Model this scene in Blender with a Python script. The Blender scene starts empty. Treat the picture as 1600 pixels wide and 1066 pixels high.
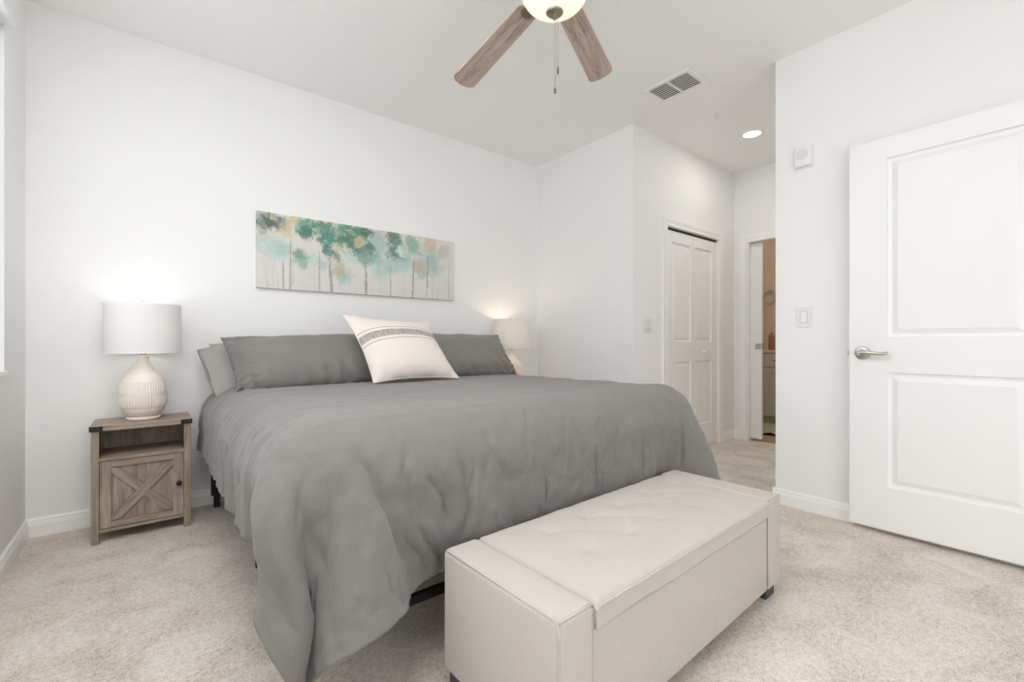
import bpy, bmesh, math, random
import numpy as np
from mathutils import Vector, Matrix, noise

random.seed(4)
PI = math.pi
SC = bpy.context.scene
C = SC.collection

# ------------------------------------------------------------------ camera
FPX = 708.0                                   # focal length in pixels of the 1600 px wide frame
TH = math.atan(570 / FPX)                     # heading, from +Y towards +X
cam_d = bpy.data.cameras.new('camera')
cam_d.sensor_width = 36.0
cam_d.lens = 36.0 * FPX / 1600.0
cam_d.shift_y = (534.5 - 533.0) / 1600.0
cam_d.clip_start = 0.02
cam = bpy.data.objects.new('camera', cam_d)
C.objects.link(cam)
cam.location = (0, 0, 1.0)
cam.rotation_euler = (PI / 2, 0, -TH)
SC.camera = cam

# ------------------------------------------------------------------ light and exposure
SC.view_settings.view_transform = 'Standard'
SC.view_settings.look = 'None'
SC.view_settings.exposure = 0.27
SC.view_settings.gamma = 1.0
SC.view_settings.use_curve_mapping = False
SC.cycles.max_bounces = 12
SC.cycles.diffuse_bounces = 8
SC.cycles.sample_clamp_indirect = 8.0
SC.cycles.caustics_reflective = False
SC.cycles.caustics_refractive = False

w = bpy.data.worlds.new('sky')
SC.world = w
w.use_nodes = True
w.node_tree.nodes['Background'].inputs[0].default_value = (0.92, 0.96, 1.0, 1)
w.node_tree.nodes['Background'].inputs[1].default_value = 0.75


def area_light(name, loc, rot, sx, sy, power, col):
    l = bpy.data.lights.new(name, 'AREA')
    l.shape = 'RECTANGLE'
    l.size, l.size_y, l.energy, l.color = sx, sy, power, col
    o = bpy.data.objects.new(name, l)
    C.objects.link(o)
    o.location, o.rotation_euler = loc, rot
    return o


def point_light(name, loc, power, col, radius=0.03):
    l = bpy.data.lights.new(name, 'POINT')
    l.energy, l.color, l.shadow_soft_size = power, col, radius
    o = bpy.data.objects.new(name, l)
    C.objects.link(o)
    o.location = loc
    return o


# room: left wall X=-0.483, back wall Y=3.352, closet block from X=3.026 / Y=2.215, right wall X=3.047
XL, YB, XC, YC, XR, YR, XE, H, YF = -0.483, 3.352, 3.026, 2.215, 3.047, 1.168, 4.735, 2.744, -1.6
DAY = (0.97, 0.985, 1.0)
# daylight in the window of the left wall and an added fill light behind the camera
area_light('window_daylight', (XL - 0.006, 1.50, 1.655), (0, -PI / 2, 0), 1.45, 2.6, 10.0, DAY)
area_light('added_front_fill', (0.80, YF - 0.06, 1.12), (PI / 2, 0, 0), 2.3, 2.1, 17, DAY)

# the photographer's flash, bounced off the ceiling behind the viewer
fl = bpy.data.lights.new('bounce_flash', 'SPOT')
fl.energy, fl.color, fl.spot_size, fl.spot_blend, fl.shadow_soft_size = 290, (0.985, 0.99, 1.0), math.radians(90), 0.6, 0.05
flo = bpy.data.objects.new('bounce_flash', fl)
C.objects.link(flo)
flo.location, flo.rotation_euler = (0.02, 0.85, 1.85), (PI, 0, 0)


# ------------------------------------------------------------------ helpers
def lin(r, g, b):
    return tuple(((c / 255) / 12.92 if c / 255 <= 0.04045 else ((c / 255 + 0.055) / 1.055) ** 2.4) for c in (r, g, b))


class NT:
    def __init__(s, name):
        s.m = bpy.data.materials.new(name)
        s.m.use_nodes = True
        s.t = s.m.node_tree
        s.b = s.t.nodes['Principled BSDF']

    def n(s, typ, **kw):
        nd = s.t.nodes.new(typ)
        for k, v in kw.items():
            if k.startswith('i_'):
                nd.inputs[k[2:].replace('_', ' ')].default_value = v
            else:
                setattr(nd, k, v)
        return nd

    def l(s, a, ao, b, bi):
        s.t.links.new(a.outputs[ao], b.inputs[bi])

    def ramp(s, stops):
        r = s.n('ShaderNodeValToRGB')
        el = r.color_ramp.elements
        while len(el) < len(stops):
            el.new(0.5)
        for e, (p, c) in zip(el, stops):
            e.position = p
            e.color = tuple(c) + (1,)
        return r

    def coords(s, scale=(1, 1, 1), rot=(0, 0, 0)):
        tc = s.n('ShaderNodeTexCoord')
        mp = s.n('ShaderNodeMapping')
        mp.inputs['Scale'].default_value = scale
        mp.inputs['Rotation'].default_value = rot
        s.l(tc, 'Object', mp, 'Vector')
        return mp

    def noise(s, vec, scale, detail=4, rough=0.5, dist=0.0):
        nz = s.n('ShaderNodeTexNoise')
        nz.inputs['Scale'].default_value = scale
        nz.inputs['Detail'].default_value = detail
        nz.inputs['Roughness'].default_value = rough
        nz.inputs['Distortion'].default_value = dist
        s.l(vec, 'Vector', nz, 'Vector')
        return nz

    def bump(s, src, out, strength, dist, prev=None):
        b = s.n('ShaderNodeBump')
        b.inputs['Strength'].default_value = strength
        b.inputs['Distance'].default_value = dist
        s.l(src, out, b, 'Height')
        if prev:
            s.l(prev, 'Normal', b, 'Normal')
        s.l(b, 'Normal', s.b, 'Normal')
        return b


def simple(name, col, rough=0.5, metal=0.0, bump=None, spec=0.5):
    k = NT(name)
    k.b.inputs['Base Color'].default_value = tuple(col) + (1,)
    k.b.inputs['Roughness'].default_value = rough
    k.b.inputs['Metallic'].default_value = metal
    k.b.inputs['Specular IOR Level'].default_value = spec
    if bump:
        v = k.coords()
        nz = k.noise(v, bump[0], 3)
        k.bump(nz, 'Fac', bump[1], bump[2])
    return k.m


def wood(name, axis, stops, scale=9.0):
    k = NT(name)
    sc = [1.0, 1.0, 1.0]
    sc[axis] = 0.09
    v = k.coords(sc)
    a = k.noise(v, scale * 4, 6, 0.62, 0.6)
    b = k.noise(v, scale * 22, 3, 0.6, 0.2)
    mx = k.n('ShaderNodeMath', operation='MULTIPLY_ADD')
    k.l(b, 'Fac', mx, 0)
    mx.inputs[1].default_value = 0.45
    k.l(a, 'Fac', mx, 2)
    sb = k.n('ShaderNodeMath', operation='SUBTRACT')
    k.l(mx, 'Value', sb, 0)
    sb.inputs[1].default_value = 0.22
    r = k.ramp(stops)
    k.l(sb, 'Value', r, 'Fac')
    k.l(r, 'Color', k.b, 'Base Color')
    k.b.inputs['Roughness'].default_value = 0.55
    k.bump(b, 'Fac', 0.12, 0.002)
    return k.m


def fabric(name, col, var=0.12, weave=900.0, bump_s=0.25, crease=0.0, sheen=0.2, rough=0.9, rumple=0.0):
    k = NT(name)
    v = k.coords()
    n1 = k.noise(v, weave, 2, 0.6)
    n2 = k.noise(v, 7.0, 3, 0.5)
    lo = tuple(c * (1 - var) for c in col)
    hi = tuple(min(1, c * (1 + var)) for c in col)
    r = k.ramp([(0.3, lo), (0.7, hi)])
    k.l(n1, 'Fac', r, 'Fac')
    k.l(r, 'Color', k.b, 'Base Color')
    k.b.inputs['Roughness'].default_value = rough
    k.b.inputs['Specular IOR Level'].default_value = 0.15
    k.b.inputs['Sheen Weight'].default_value = sheen
    k.b.inputs['Sheen Roughness'].default_value = 0.6
    bp = k.bump(n1, 'Fac', bump_s, 0.002)
    if crease > 0:
        n3 = k.noise(v, 14.0, 4, 0.55, 1.2)
        bp = k.bump(n3, 'Fac', crease, 0.02, bp)
    if rumple > 0:
        # thin ridged rumples as in washed linen
        n4 = k.noise(v, 9.0, 3, 0.5, 0.7)
        s1 = k.n('ShaderNodeMath', operation='SUBTRACT'); k.l(n4, 'Fac', s1, 0); s1.inputs[1].default_value = 0.5
        s2 = k.n('ShaderNodeMath', operation='ABSOLUTE'); k.l(s1, 'Value', s2, 0)
        s3 = k.n('ShaderNodeMath', operation='MULTIPLY', use_clamp=True); k.l(s2, 'Value', s3, 0); s3.inputs[1].default_value = 4.5
        k.bump(s3, 'Value', rumple, 0.006, bp)
    return k.m


M = {}
M['wall'] = simple('wall_paint', (0.885, 0.883, 0.875), 0.65, bump=(90, 0.10, 0.004), spec=0.25)
M['ceiling'] = simple('ceiling_paint', (0.925, 0.923, 0.913), 0.8, bump=(38, 0.22, 0.006), spec=0.15)
M['trim'] = simple('trim_paint', (0.92, 0.92, 0.915), 0.35)
M['door'] = simple('door_paint', (0.885, 0.885, 0.88), 0.4)
M['plastic'] = simple('white_plastic', (0.85, 0.85, 0.84), 0.35)
M['switch_plate'] = simple('switch_plate_plastic', (0.80, 0.80, 0.79), 0.3)
M['gap'] = simple('switch_gap_shade', (0.50, 0.50, 0.49), 0.6)  # grey that paints a shadow gap around the switch rockers
M['dark_slot'] = simple('dark_slot', (0.05, 0.05, 0.05), 0.9)
M['nickel'] = simple('brushed_nickel', (0.50, 0.48, 0.45), 0.28, 1.0)
M['bronze'] = simple('fan_metal', (0.30, 0.26, 0.22), 0.38, 0.9)
M['black_metal'] = simple('black_metal', (0.015, 0.015, 0.016), 0.45, 0.3)
M['grey_leg'] = simple('dark_grey_wood', (0.055, 0.053, 0.05), 0.5)
GREY = [(0.25, lin(118, 104, 92)), (0.5, lin(152, 136, 122)), (0.75, lin(178, 163, 148))]
for i, ax in enumerate('xyz'):
    M['wood_' + ax] = wood('grey_oak_' + ax, i, GREY)
BLADE = [(0.28, lin(128, 110, 100)), (0.5, lin(178, 159, 149)), (0.75, lin(204, 188, 178))]
M['blade'] = wood('fan_blade_wood', 0, BLADE, 11.0)
M['duvet'] = fabric('grey_linen', lin(121, 118, 114), 0.14, 700.0, 0.25, 0.14, rumple=0.17)
M['sham'] = fabric('dark_grey_linen', lin(125, 121, 117), 0.10, 700.0, 0.25, 0.14, rumple=0.16)
M['pillowcase'] = fabric('light_grey_cotton', lin(158, 154, 149), 0.05, 900.0, 0.1, 0.08)
M['mattress'] = fabric('mattress_ticking', lin(190, 188, 184), 0.04, 500.0, 0.2)
M['bench'] = fabric('beige_heather_fabric', lin(191, 185, 179), 0.11, 420.0, 0.25, 0.0, 0.15)
M['fob'] = simple('dark_fob', (0.06, 0.05, 0.045), 0.5)
M['chain'] = simple('pull_chain_metal', (0.42, 0.38, 0.33), 0.35, 0.9)
M['ceramic'] = simple('cream_ceramic', lin(236, 225, 217), 0.35)
M['cream'] = simple('cream_finial', lin(238, 230, 218), 0.35)


def carpet_mat():
    k = NT('beige_carpet')
    v = k.coords()
    a = k.noise(v, 210.0, 3, 0.7)
    b = k.noise(v, 4.5, 4, 0.6, 0.8)
    c = k.noise(v, 60.0, 3, 0.65)
    m1 = k.n('ShaderNodeMath', operation='MULTIPLY_ADD')
    k.l(b, 'Fac', m1, 0); m1.inputs[1].default_value = 0.50; k.l(a, 'Fac', m1, 2)
    m2 = k.n('ShaderNodeMath', operation='MULTIPLY_ADD')
    k.l(c, 'Fac', m2, 0); m2.inputs[1].default_value = 0.55; k.l(m1, 'Value', m2, 2)
    m3 = k.n('ShaderNodeMath', operation='SUBTRACT')
    k.l(m2, 'Value', m3, 0); m3.inputs[1].default_value = 0.50
    r = k.ramp([(0.24, lin(146, 134, 121)), (0.42, lin(208, 197, 184)), (0.60, lin(236, 227, 217)), (0.80, lin(250, 245, 239))])
    k.l(m3, 'Value', r, 'Fac')
    k.l(r, 'Color', k.b, 'Base Color')
    k.b.inputs['Roughness'].default_value = 0.95
    k.b.inputs['Specular IOR Level'].default_value = 0.1
    k.b.inputs['Sheen Weight'].default_value = 0.2
    k.bump(m2, 'Value', 0.7, 0.008)
    return k.m


M['carpet'] = carpet_mat()


# geometry helpers: each adds to a bmesh
def box(bm, x0, x1, y0, y1, z0, z1, bev=0.0, seg=2, mat=0):
    r = bmesh.ops.create_cube(bm, size=1.0)
    vs = r['verts']
    for v in vs:
        v.co = Vector(((x0 + x1) / 2 + v.co.x * (x1 - x0), (y0 + y1) / 2 + v.co.y * (y1 - y0), (z0 + z1) / 2 + v.co.z * (z1 - z0)))
    fs = list({f for v in vs for f in v.link_faces})
    for f in fs:
        f.material_index = mat
    if bev > 0:
        es = list({e for v in vs for e in v.link_edges})
        r = bmesh.ops.bevel(bm, geom=es, offset=bev, segments=seg, affect='EDGES', profile=0.5)
        for f in r['faces']:
            f.material_index = mat
    return vs


def prism(bm, pts, a0, a1, axis):
    """extrude a closed 2D outline along axis (0 x, 1 y, 2 z)"""
    def P(p, a):
        return {0: (a, p[0], p[1]), 1: (p[0], a, p[1]), 2: (p[0], p[1], a)}[axis]
    A = [bm.verts.new(P(p, a0)) for p in pts]
    B = [bm.verts.new(P(p, a1)) for p in pts]
    n = len(pts)
    for i in range(n):
        bm.faces.new((A[i], A[(i + 1) % n], B[(i + 1) % n], B[i]))
    bm.faces.new(A[::-1]); bm.faces.new(B)


def lathe(bm, prof, cx=0, cy=0, seg=48, mod=None, caps=True):
    rings = []
    for r, z in prof:
        ring = []
        for i in range(seg):
            a = 2 * PI * i / seg
            rr = r + (mod(z, i) if mod else 0)
            ring.append(bm.verts.new((cx + rr * math.cos(a), cy + rr * math.sin(a), z)))
        rings.append(ring)
    for a, b in zip(rings, rings[1:]):
        for i in range(seg):
            bm.faces.new((a[i], a[(i + 1) % seg], b[(i + 1) % seg], b[i]))
    if caps:
        bm.faces.new(rings[0][::-1]); bm.faces.new(rings[-1])


def tube(bm, pts, r, seg=10, caps=True):
    pts = [Vector(p) for p in pts]
    rings = []
    prev = None
    for i, p in enumerate(pts):
        d = (pts[min(i + 1, len(pts) - 1)] - pts[max(i - 1, 0)]).normalized()
        if prev is None:
            up = Vector((0, 0, 1)) if abs(d.z) < 0.9 else Vector((1, 0, 0))
            s = d.cross(up).normalized()
        else:
            s = (prev - d * prev.dot(d)).normalized()
        prev = s
        t = d.cross(s)
        rr = r[i] if isinstance(r, (list, tuple)) else r
        rings.append([bm.verts.new(p + (s * math.cos(2 * PI * k / seg) + t * math.sin(2 * PI * k / seg)) * rr) for k in range(seg)])
    for a, b in zip(rings, rings[1:]):
        for k in range(seg):
            bm.faces.new((a[k], a[(k + 1) % seg], b[(k + 1) % seg], b[k]))
    if caps:
        bm.faces.new(rings[0][::-1]); bm.faces.new(rings[-1])


def obj(name, bm, mats, parent=None, smooth=False, loc=None, rot=None):
    bmesh.ops.recalc_face_normals(bm, faces=bm.faces[:])
    me = bpy.data.meshes.new(name)
    bm.to_mesh(me)
    bm.free()
    for m in (mats if isinstance(mats, (list, tuple)) else [mats]):
        me.materials.append(m)
    if smooth:
        me.shade_smooth()
        if smooth != True:
            me.set_sharp_from_angle(angle=math.radians(smooth))
    o = bpy.data.objects.new(name, me)
    C.objects.link(o)
    if loc: o.location = loc
    if rot: o.rotation_euler = rot
    if parent: o.parent = parent
    return o


def tag(o, label, cat, group=None, kind=None):
    o['label'] = label
    o['category'] = cat
    if group: o['group'] = group
    if kind: o['kind'] = kind
    return o


def thing(name, label, cat, loc=(0, 0, 0), rz=0.0, group=None, kind=None):
    o = bpy.data.objects.new(name, None)
    o.empty_display_size = 0.1
    C.objects.link(o)
    o.location = loc
    o.rotation_euler = (0, 0, rz)
    return tag(o, label, cat, group, kind)


def B():
    return bmesh.new()


def one_box(*a, **k):
    bm = B()
    box(bm, *a, **k)
    return bm


def struct(name, bm, m, label, cat, smooth=False):
    o = obj(name, bm, m, None, smooth)
    return tag(o, label, cat, kind='structure')


# ------------------------------------------------------------------ room shell
T = 0.12
bm = one_box(XL - T, XE + 0.06, YF - T, YB + T, -0.1, 0.0)
struct('floor', bm, M['carpet'], 'beige speckled carpet covering the bedroom floor', 'carpet')
bm = one_box(XL - T, 6.6, YF - T, YB + T, H, H + 0.1)
struct('ceiling', bm, M['ceiling'], 'flat white textured ceiling over bedroom and hall', 'ceiling')
bm = one_box(XL - T, XC + 0.02, YB, YB + T, 0, H)
struct('wall_back', bm, M['wall'], 'long off-white wall behind the bed', 'wall')
# left wall with the window opening
WY0, WY1, WZ0, WZ1 = 0.15, 2.912, 0.872, 2.44
bm = B()
box(bm, XL - T, XL, WY1, YB, 0, H)
box(bm, XL - T, XL, YF - T, WY0, 0, H)
box(bm, XL - T, XL, WY0, WY1, 0, WZ0)
box(bm, XL - T, XL, WY0, WY1, WZ1, H)
struct('wall_left', bm, M['wall'], 'off-white wall at the left edge with the window opening', 'wall')
bm = B()
box(bm, XC, XC + T, YC, YB + T, 0, H)
struct('wall_closet_side', bm, M['wall'], 'short off-white closet wall to the right of the bed', 'wall')
# closet front wall with the bifold opening
CX0, CX1, CZ = 3.505, 4.405, 2.005
bm = B()
box(bm, XC + T, CX0, YC, YC + T, 0, H)
box(bm, CX1, XE + T, YC, YC + T, 0, H)
box(bm, CX0, CX1, YC, YC + T, CZ, H)
struct('wall_closet_front', bm, M['wall'], 'off-white hall wall around the white bifold closet door', 'wall')
# hall end wall with the pocket door opening
PY0, PY1, PZ = 1.30, 2.082, 2.005
bm = B()
box(bm, XE, XE + T, PY1, YC, 0, H)
box(bm, XE, XE + T, YR - T, PY0, 0, H)
box(bm, XE, XE + T, PY0, PY1, PZ, H)
struct('wall_hall_end', bm, M['wall'], 'narrow off-white wall at the end of the hall around the pocket doorway', 'wall')
bm = B()
box(bm, XR, XR + T, YF - T, YR, 0, H)
struct('wall_right', bm, M['wall'], 'off-white wall at the right behind the open door', 'wall')
bm = one_box(XR + T, XE, YR - T, YR, 0, H)
struct('wall_hall_side', bm, M['wall'], 'off-white side wall of the hall facing the closet', 'wall')
# wall behind the camera with an opening added to let in fill light
GX0, GX1, GZ = -0.40, 2.00, 2.22
bm = B()
box(bm, XL, GX0, YF - T, YF, 0, H)
box(bm, GX1, XR, YF - T, YF, 0, H)
box(bm, GX0, GX1, YF - T, YF, GZ, H)
struct('wall_front', bm, M['wall'], 'off-white wall behind the viewer with an added light opening', 'wall')
# bathroom beyond the pocket door
BX1, BY0, BY1 = 6.42, 0.9, 2.60
M['bath_wall'] = simple('bathroom_paint', lin(214, 202, 188), 0.6)
M['tile'] = simple('bathroom_floor_tile', lin(170, 148, 128), 0.5, bump=(12, 0.05, 0.003))
bm = B()
box(bm, BX1, BX1 + T, BY0 - T, BY1 + T, 0, H)
box(bm, XE + T, BX1, BY1, BY1 + T, 0, H)
box(bm, XE + T, BX1, BY0 - T, BY0, 0, H)
struct('wall_bathroom', bm, M['bath_wall'], 'tan bathroom wall seen through the pocket doorway', 'wall')
bm = one_box(XE + 0.06, BX1, BY0, BY1, -0.1, 0.0)
struct('floor_bathroom', bm, M['tile'], 'tan tiled bathroom floor beyond the pocket door', 'floor')


# baseboards: profile of a plain base with a stepped top
def baseboard(name, p0, p1, nrm, label):
    """p0->p1 along the wall, nrm points into the room"""
    prof = [(0, 0), (0.014, 0), (0.014, 0.062), (0.0115, 0.066), (0.0115, 0.072), (0.009, 0.076), (0.009, 0.086), (0.005, 0.093), (0, 0.095)]
    p0, p1, nrm = Vector(p0), Vector(p1), Vector(nrm)
    bm = B()
    R = []
    for p in (p0, p1):
        R.append([bm.verts.new((p.x + nrm.x * d, p.y + nrm.y * d, z)) for d, z in prof])
    n = len(prof)
    for i in range(n):
        bm.faces.new((R[0][i], R[0][(i + 1) % n], R[1][(i + 1) % n], R[1][i]))
    bm.faces.new(R[0]); bm.faces.new(R[1][::-1])
    struct(name, bm, M['trim'], label, 'baseboard')


baseboard('baseboard_back', (XL, YB), (XC, YB), (0, -1), 'white baseboard along the wall behind the nightstand and bed')
baseboard('baseboard_left', (XL, YF), (XL, YB - 0.014), (1, 0), 'white baseboard along the wall at the left edge')
baseboard('baseboard_closet_side', (XC, YC - 0.014), (XC, YB - 0.014), (-1, 0), 'white baseboard at the foot of the closet side wall')
baseboard('baseboard_closet_front', (XC, YC), (3.432, YC), (0, -1), 'white baseboard to the left of the closet door')
baseboard('baseboard_hall', (4.478, YC), (XE, YC), (0, -1), 'short white baseboard between closet door and hall end')
baseboard('baseboard_hall_end', (XE, 2.156), (XE, YC - 0.014), (-1, 0), 'tiny white baseboard beside the pocket door casing')
baseboard('baseboard_right', (XR, YF), (XR, YR + 0.014), (-1, 0), 'white baseboard behind the open white door')
baseboard('baseboard_hall_side', (XR, YR), (XE, YR), (0, 1), 'white baseboard of the hall side wall round the corner')


def casing(name, horiz_axis, a0, a1, top, face, nrm, wdt, label, depth=0.016):
    """three-sided door casing as one mitred moulding"""
    prof = [(0, 0.010), (0.006, 0.014), (wdt * 0.35, 0.011), (wdt * 0.75, 0.016), (wdt, 0.016), (wdt, 0.0)]
    bm = B()

    def pt(a, z, d):
        return (a, face + nrm * d, z) if horiz_axis == 0 else (face + nrm * d, a, z)
    st = []
    prof = [(0, 0.0)] + prof
    for o, d in prof:
        st.append([pt(a0 - o, 0, d), pt(a0 - o, top + o, d), pt(a1 + o, top + o, d), pt(a1 + o, 0, d)])
    V = [[bm.verts.new(p) for p in r] for r in st]
    n = len(V)
    for i in range(n):
        for j in range(3):
            bm.faces.new((V[i][j], V[i][j + 1], V[(i + 1) % n][j + 1], V[(i + 1) % n][j]))
    struct(name, bm, M['trim'], label, 'door trim')


casing('trim_1', 0, CX0, CX1, CZ, YC, -1, 0.073, 'white casing framing the bifold closet door')
casing('trim_2', 1, PY0, PY1, PZ, XE, -1, 0.073, 'white casing framing the pocket doorway at the hall end')


# panelled door leaf: front face at local y=0 (towards -y), x along the width, z up
def panel_leaf(bm, x0, x1, z0, z1, thick, panels, dep=0.010, bev=0.030, field=0.006, cove=0.3):
    xs = sorted({x0, x1} | {p[0] for p in panels} | {p[1] for p in panels})
    zs = sorted({z0, z1} | {p[2] for p in panels} | {p[3] for p in panels})
    key = {}

    def V(x, y, z):
        k = (round(x, 5), round(y, 5), round(z, 5))
        if k not in key:
            key[k] = bm.verts.new((x, y, z))
        return key[k]
    for i in range(len(xs) - 1):
        for j in range(len(zs) - 1):
            a, b, c, d = xs[i], xs[i + 1], zs[j], zs[j + 1]
            if any(abs(p[0] - a) < 1e-6 and abs(p[1] - b) < 1e-6 and abs(p[2] - c) < 1e-6 and abs(p[3] - d) < 1e-6 for p in panels):
                # recessed moulding, then a raised field
                steps = [(0, 0), (0.004, dep), (bev * 0.45, dep), (bev, dep - field), (bev + 0.001, dep - field)]
                rings = [[V(a + o, y, c + o), V(b - o, y, c + o), V(b - o, y, d - o), V(a + o, y, d - o)] for o, y in steps]
                for r0, r1 in zip(rings, rings[1:]):
                    for q in range(4):
                        bm.faces.new((r0[q], r0[(q + 1) % 4], r1[(q + 1) % 4], r1[q]))
                bm.faces.new(rings[-1])
            else:
                bm.faces.new((V(a, 0, c), V(b, 0, c), V(b, 0, d), V(a, 0, d)))
    # sides and back
    per = [V(x, 0, z0) for x in xs] + [V(x1, 0, z) for z in zs[1:]] + [V(x, 0, z1) for x in reversed(xs[:-1])] + [V(x0, 0, z) for z in reversed(zs[1:-1])]
    back = [bm.verts.new((v.co.x, thick, v.co.z)) for v in per]
    n = len(per)
    for i in range(n):
        bm.faces.new((per[i], per[(i + 1) % n], back[(i + 1) % n], back[i]))
    bm.faces.new(back)


# door_1: the open bedroom door, flat against the right wall. local x runs towards -Y of the room
d1 = thing('door_1', 'open white two-panel bedroom door with lever handle at the right edge', 'door', (2.972, 0.768, 0.0), -PI / 2, kind='structure')
bm = B()
Wd = 0.813
panel_leaf(bm, 0, Wd, 0.026, 2.057, 0.035, [(0.158, Wd - 0.158, 1.022, 1.950), (0.158, Wd - 0.158, 0.249, 0.843)], dep=0.017, bev=0.044, field=0.011)
obj('door_leaf', bm, M['door'], d1)
hd = obj('door_handle', B(), M['nickel'], d1)
bm = B()
lathe(bm, [(0.034, 0.0), (0.034, 0.006), (0.031, 0.010), (0.018, 0.012), (0.0155, 0.020), (0.0135, 0.034), (0.0135, 0.050)], seg=40)
bmesh.ops.rotate(bm, verts=bm.verts[:], cent=(0, 0, 0), matrix=Matrix.Rotation(PI / 2, 3, 'X'))
pts = [(0.0, -0.046, 0.0), (0.02, -0.050, 0.003), (0.05, -0.050, 0.001), (0.078, -0.048, -0.004), (0.098, -0.043, -0.003), (0.112, -0.034, 0.001)]
tube(bm, pts, [0.014, 0.0115, 0.009, 0.008, 0.0085, 0.008], 14)
bmesh.ops.translate(bm, verts=bm.verts[:], vec=(0.058, 0, 0.942))
bmesh.ops.recalc_face_normals(bm, faces=bm.faces[:])
bm.to_mesh(hd.data); bm.free(); hd.data.shade_smooth(); hd.data.set_sharp_from_angle(angle=0.7)
hd['label'] = 'brushed nickel lever handle'
bm = one_box(-0.010, 0.004, 0.006, 0.028, 0.930, 0.955, bev=0.003)
obj('latch_bolt', bm, M['nickel'], d1)
for z in (0.28, 1.05, 1.82):
    bm = B()
    tube(bm, [(Wd + 0.004, 0.040, z - 0.045), (Wd + 0.004, 0.040, z + 0.045)], 0.007, 12)
    obj('hinge', bm, M['nickel'], d1)

# door_2: bifold closet door, two leaves
d2 = thing('door_2', 'white four-panel bifold closet door with a small round knob', 'door', (0, YC + 0.012, 0), kind='structure')
mid = (CX0 + CX1) / 2
for (a, b, sgn) in ((CX0 + 0.008, mid - 0.0015, 0), (mid + 0.0015, CX1 - 0.008, 1)):
    bm = B()
    if sgn == 0:
        pa, pb = a + 0.098, b - 0.034
    else:
        pa, pb = a + 0.034, b - 0.098
    panel_leaf(bm, a, b, 0.012, 1.982, 0.034, [(pa, pb, 1.002, 1.886), (pa, pb, 0.22, 0.822)], dep=0.015, bev=0.036, field=0.009)
    lf = obj('door_leaf', bm, M['trim'], d2)
bm = B()
lathe(bm, [(0.012, 0), (0.010, 0.010), (0.017, 0.020), (0.017, 0.028), (0.010, 0.034)], seg=24)
bmesh.ops.rotate(bm, verts=bm.verts[:], cent=(0, 0, 0), matrix=Matrix.Rotation(PI / 2, 3, 'X'))
bmesh.ops.translate(bm, verts=bm.verts[:], vec=(4.135, 0, 0.90))
obj('knob', bm, M['plastic'], d2, True)
bm = one_box(CX0 + 0.01, CX1 - 0.01, 0.004, 0.03, 1.990, CZ - 0.001)
obj('track', bm, M['dark_slot'], d2)

# door_3: pocket door, drawn part of the way out of its pocket
d3 = thing('door_3', 'white sliding pocket door with a square latch plate at the hall end', 'door', (XE + 0.045, 0, 0), kind='structure')
bm = one_box(0, 0.035, 1.962, PY1 + 0.001, 0.025, PZ - 0.008, bev=0.002)
obj('door_leaf', bm, M['door'], d3)
bm = B()
box(bm, -0.003, 0.002, 1.966, 2.022, 0.925, 0.985, bev=0.001)
box(bm, 0.004, 0.031, 1.958, 1.963, 0.925, 0.985, bev=0.001)
box(bm, -0.0045, 0, 1.980, 2.008, 0.936, 0.974, bev=0.002)
obj('latch_plate', bm, M['nickel'], d3)
# side jamb and head of that doorway
bm = B()
box(bm, XE + 0.001, XE + 0.040, PY1 - 0.012, PY1 + 0.0, 0, PZ)
box(bm, XE + 0.084, XE + T, PY1 - 0.012, PY1 + 0.0, 0, PZ)
box(bm, XE + 0.001, XE + T, PY0, PY0 + 0.012, 0, PZ)
struct('trim_3', bm, M['trim'], 'white jamb boards inside the pocket doorway', 'door trim')
bm = one_box(CX0, CX0 + 0.006, YC + 0.001, YC + T, 0, CZ)
box(bm, CX1 - 0.006, CX1, YC + 0.001, YC + T, 0, CZ)
struct('trim_4', bm, M['trim'], 'white jamb boards inside the closet opening', 'door trim')

# window_1 (left wall) and added_light_opening (unseen glazed opening added for fill light)
glass = NT('window_glass')
gt = glass.t
tr = gt.nodes.new('ShaderNodeBsdfTransparent'); gl = gt.nodes.new('ShaderNodeBsdfGlossy'); mxs = gt.nodes.new('ShaderNodeMixShader')
gl.inputs['Roughness'].default_value = 0.02
mxs.inputs[0].default_value = 0.08
gt.links.new(tr.outputs[0], mxs.inputs[1]); gt.links.new(gl.outputs[0], mxs.inputs[2])
gt.links.new(mxs.outputs[0], gt.nodes['Material Output'].inputs[0])
M['glass'] = glass.m
w1 = thing('window_1', 'window in the wall at the left edge with a white sill', 'window', (XL - 0.1, 0, 0), kind='structure')
bm = B()
for (a, b, c, d) in ((WY0, WY1, WZ0, WZ0 + 0.04), (WY0, WY1, WZ1 - 0.04, WZ1), (WY0, WY0 + 0.04, WZ0, WZ1), (WY1 - 0.04, WY1, WZ0, WZ1), (1.50, 1.55, WZ0, WZ1)):
    box(bm, -0.015, 0.02, a, b, c, d)
obj('window_frame', bm, M['trim'], w1)
obj('pane', one_box(-0.004, 0.0, WY0 + 0.02, WY1 - 0.02, WZ0 + 0.02, WZ1 - 0.02), M['glass'], w1)
obj('window_sill', one_box(0.02, 0.113, WY0, WY1 + 0.006, WZ0 - 0.016, WZ0 + 0.004, bev=0.003), M['trim'], w1)
w2 = thing('added_light_opening', 'glazed opening added behind the viewer to let in light', 'window', (0, YF - 0.1, 0), kind='structure')
bm = B()
for (a, b, c, d) in ((GX0, GX1, 0, 0.06), (GX0, GX1, GZ - 0.06, GZ), (GX0, GX0 + 0.06, 0, GZ), (GX1 - 0.06, GX1, 0, GZ), (0.76, 0.84, 0, GZ)):
    box(bm, a, b, -0.015, 0.02, c, d)
obj('window_frame', bm, M['trim'], w2)
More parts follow.
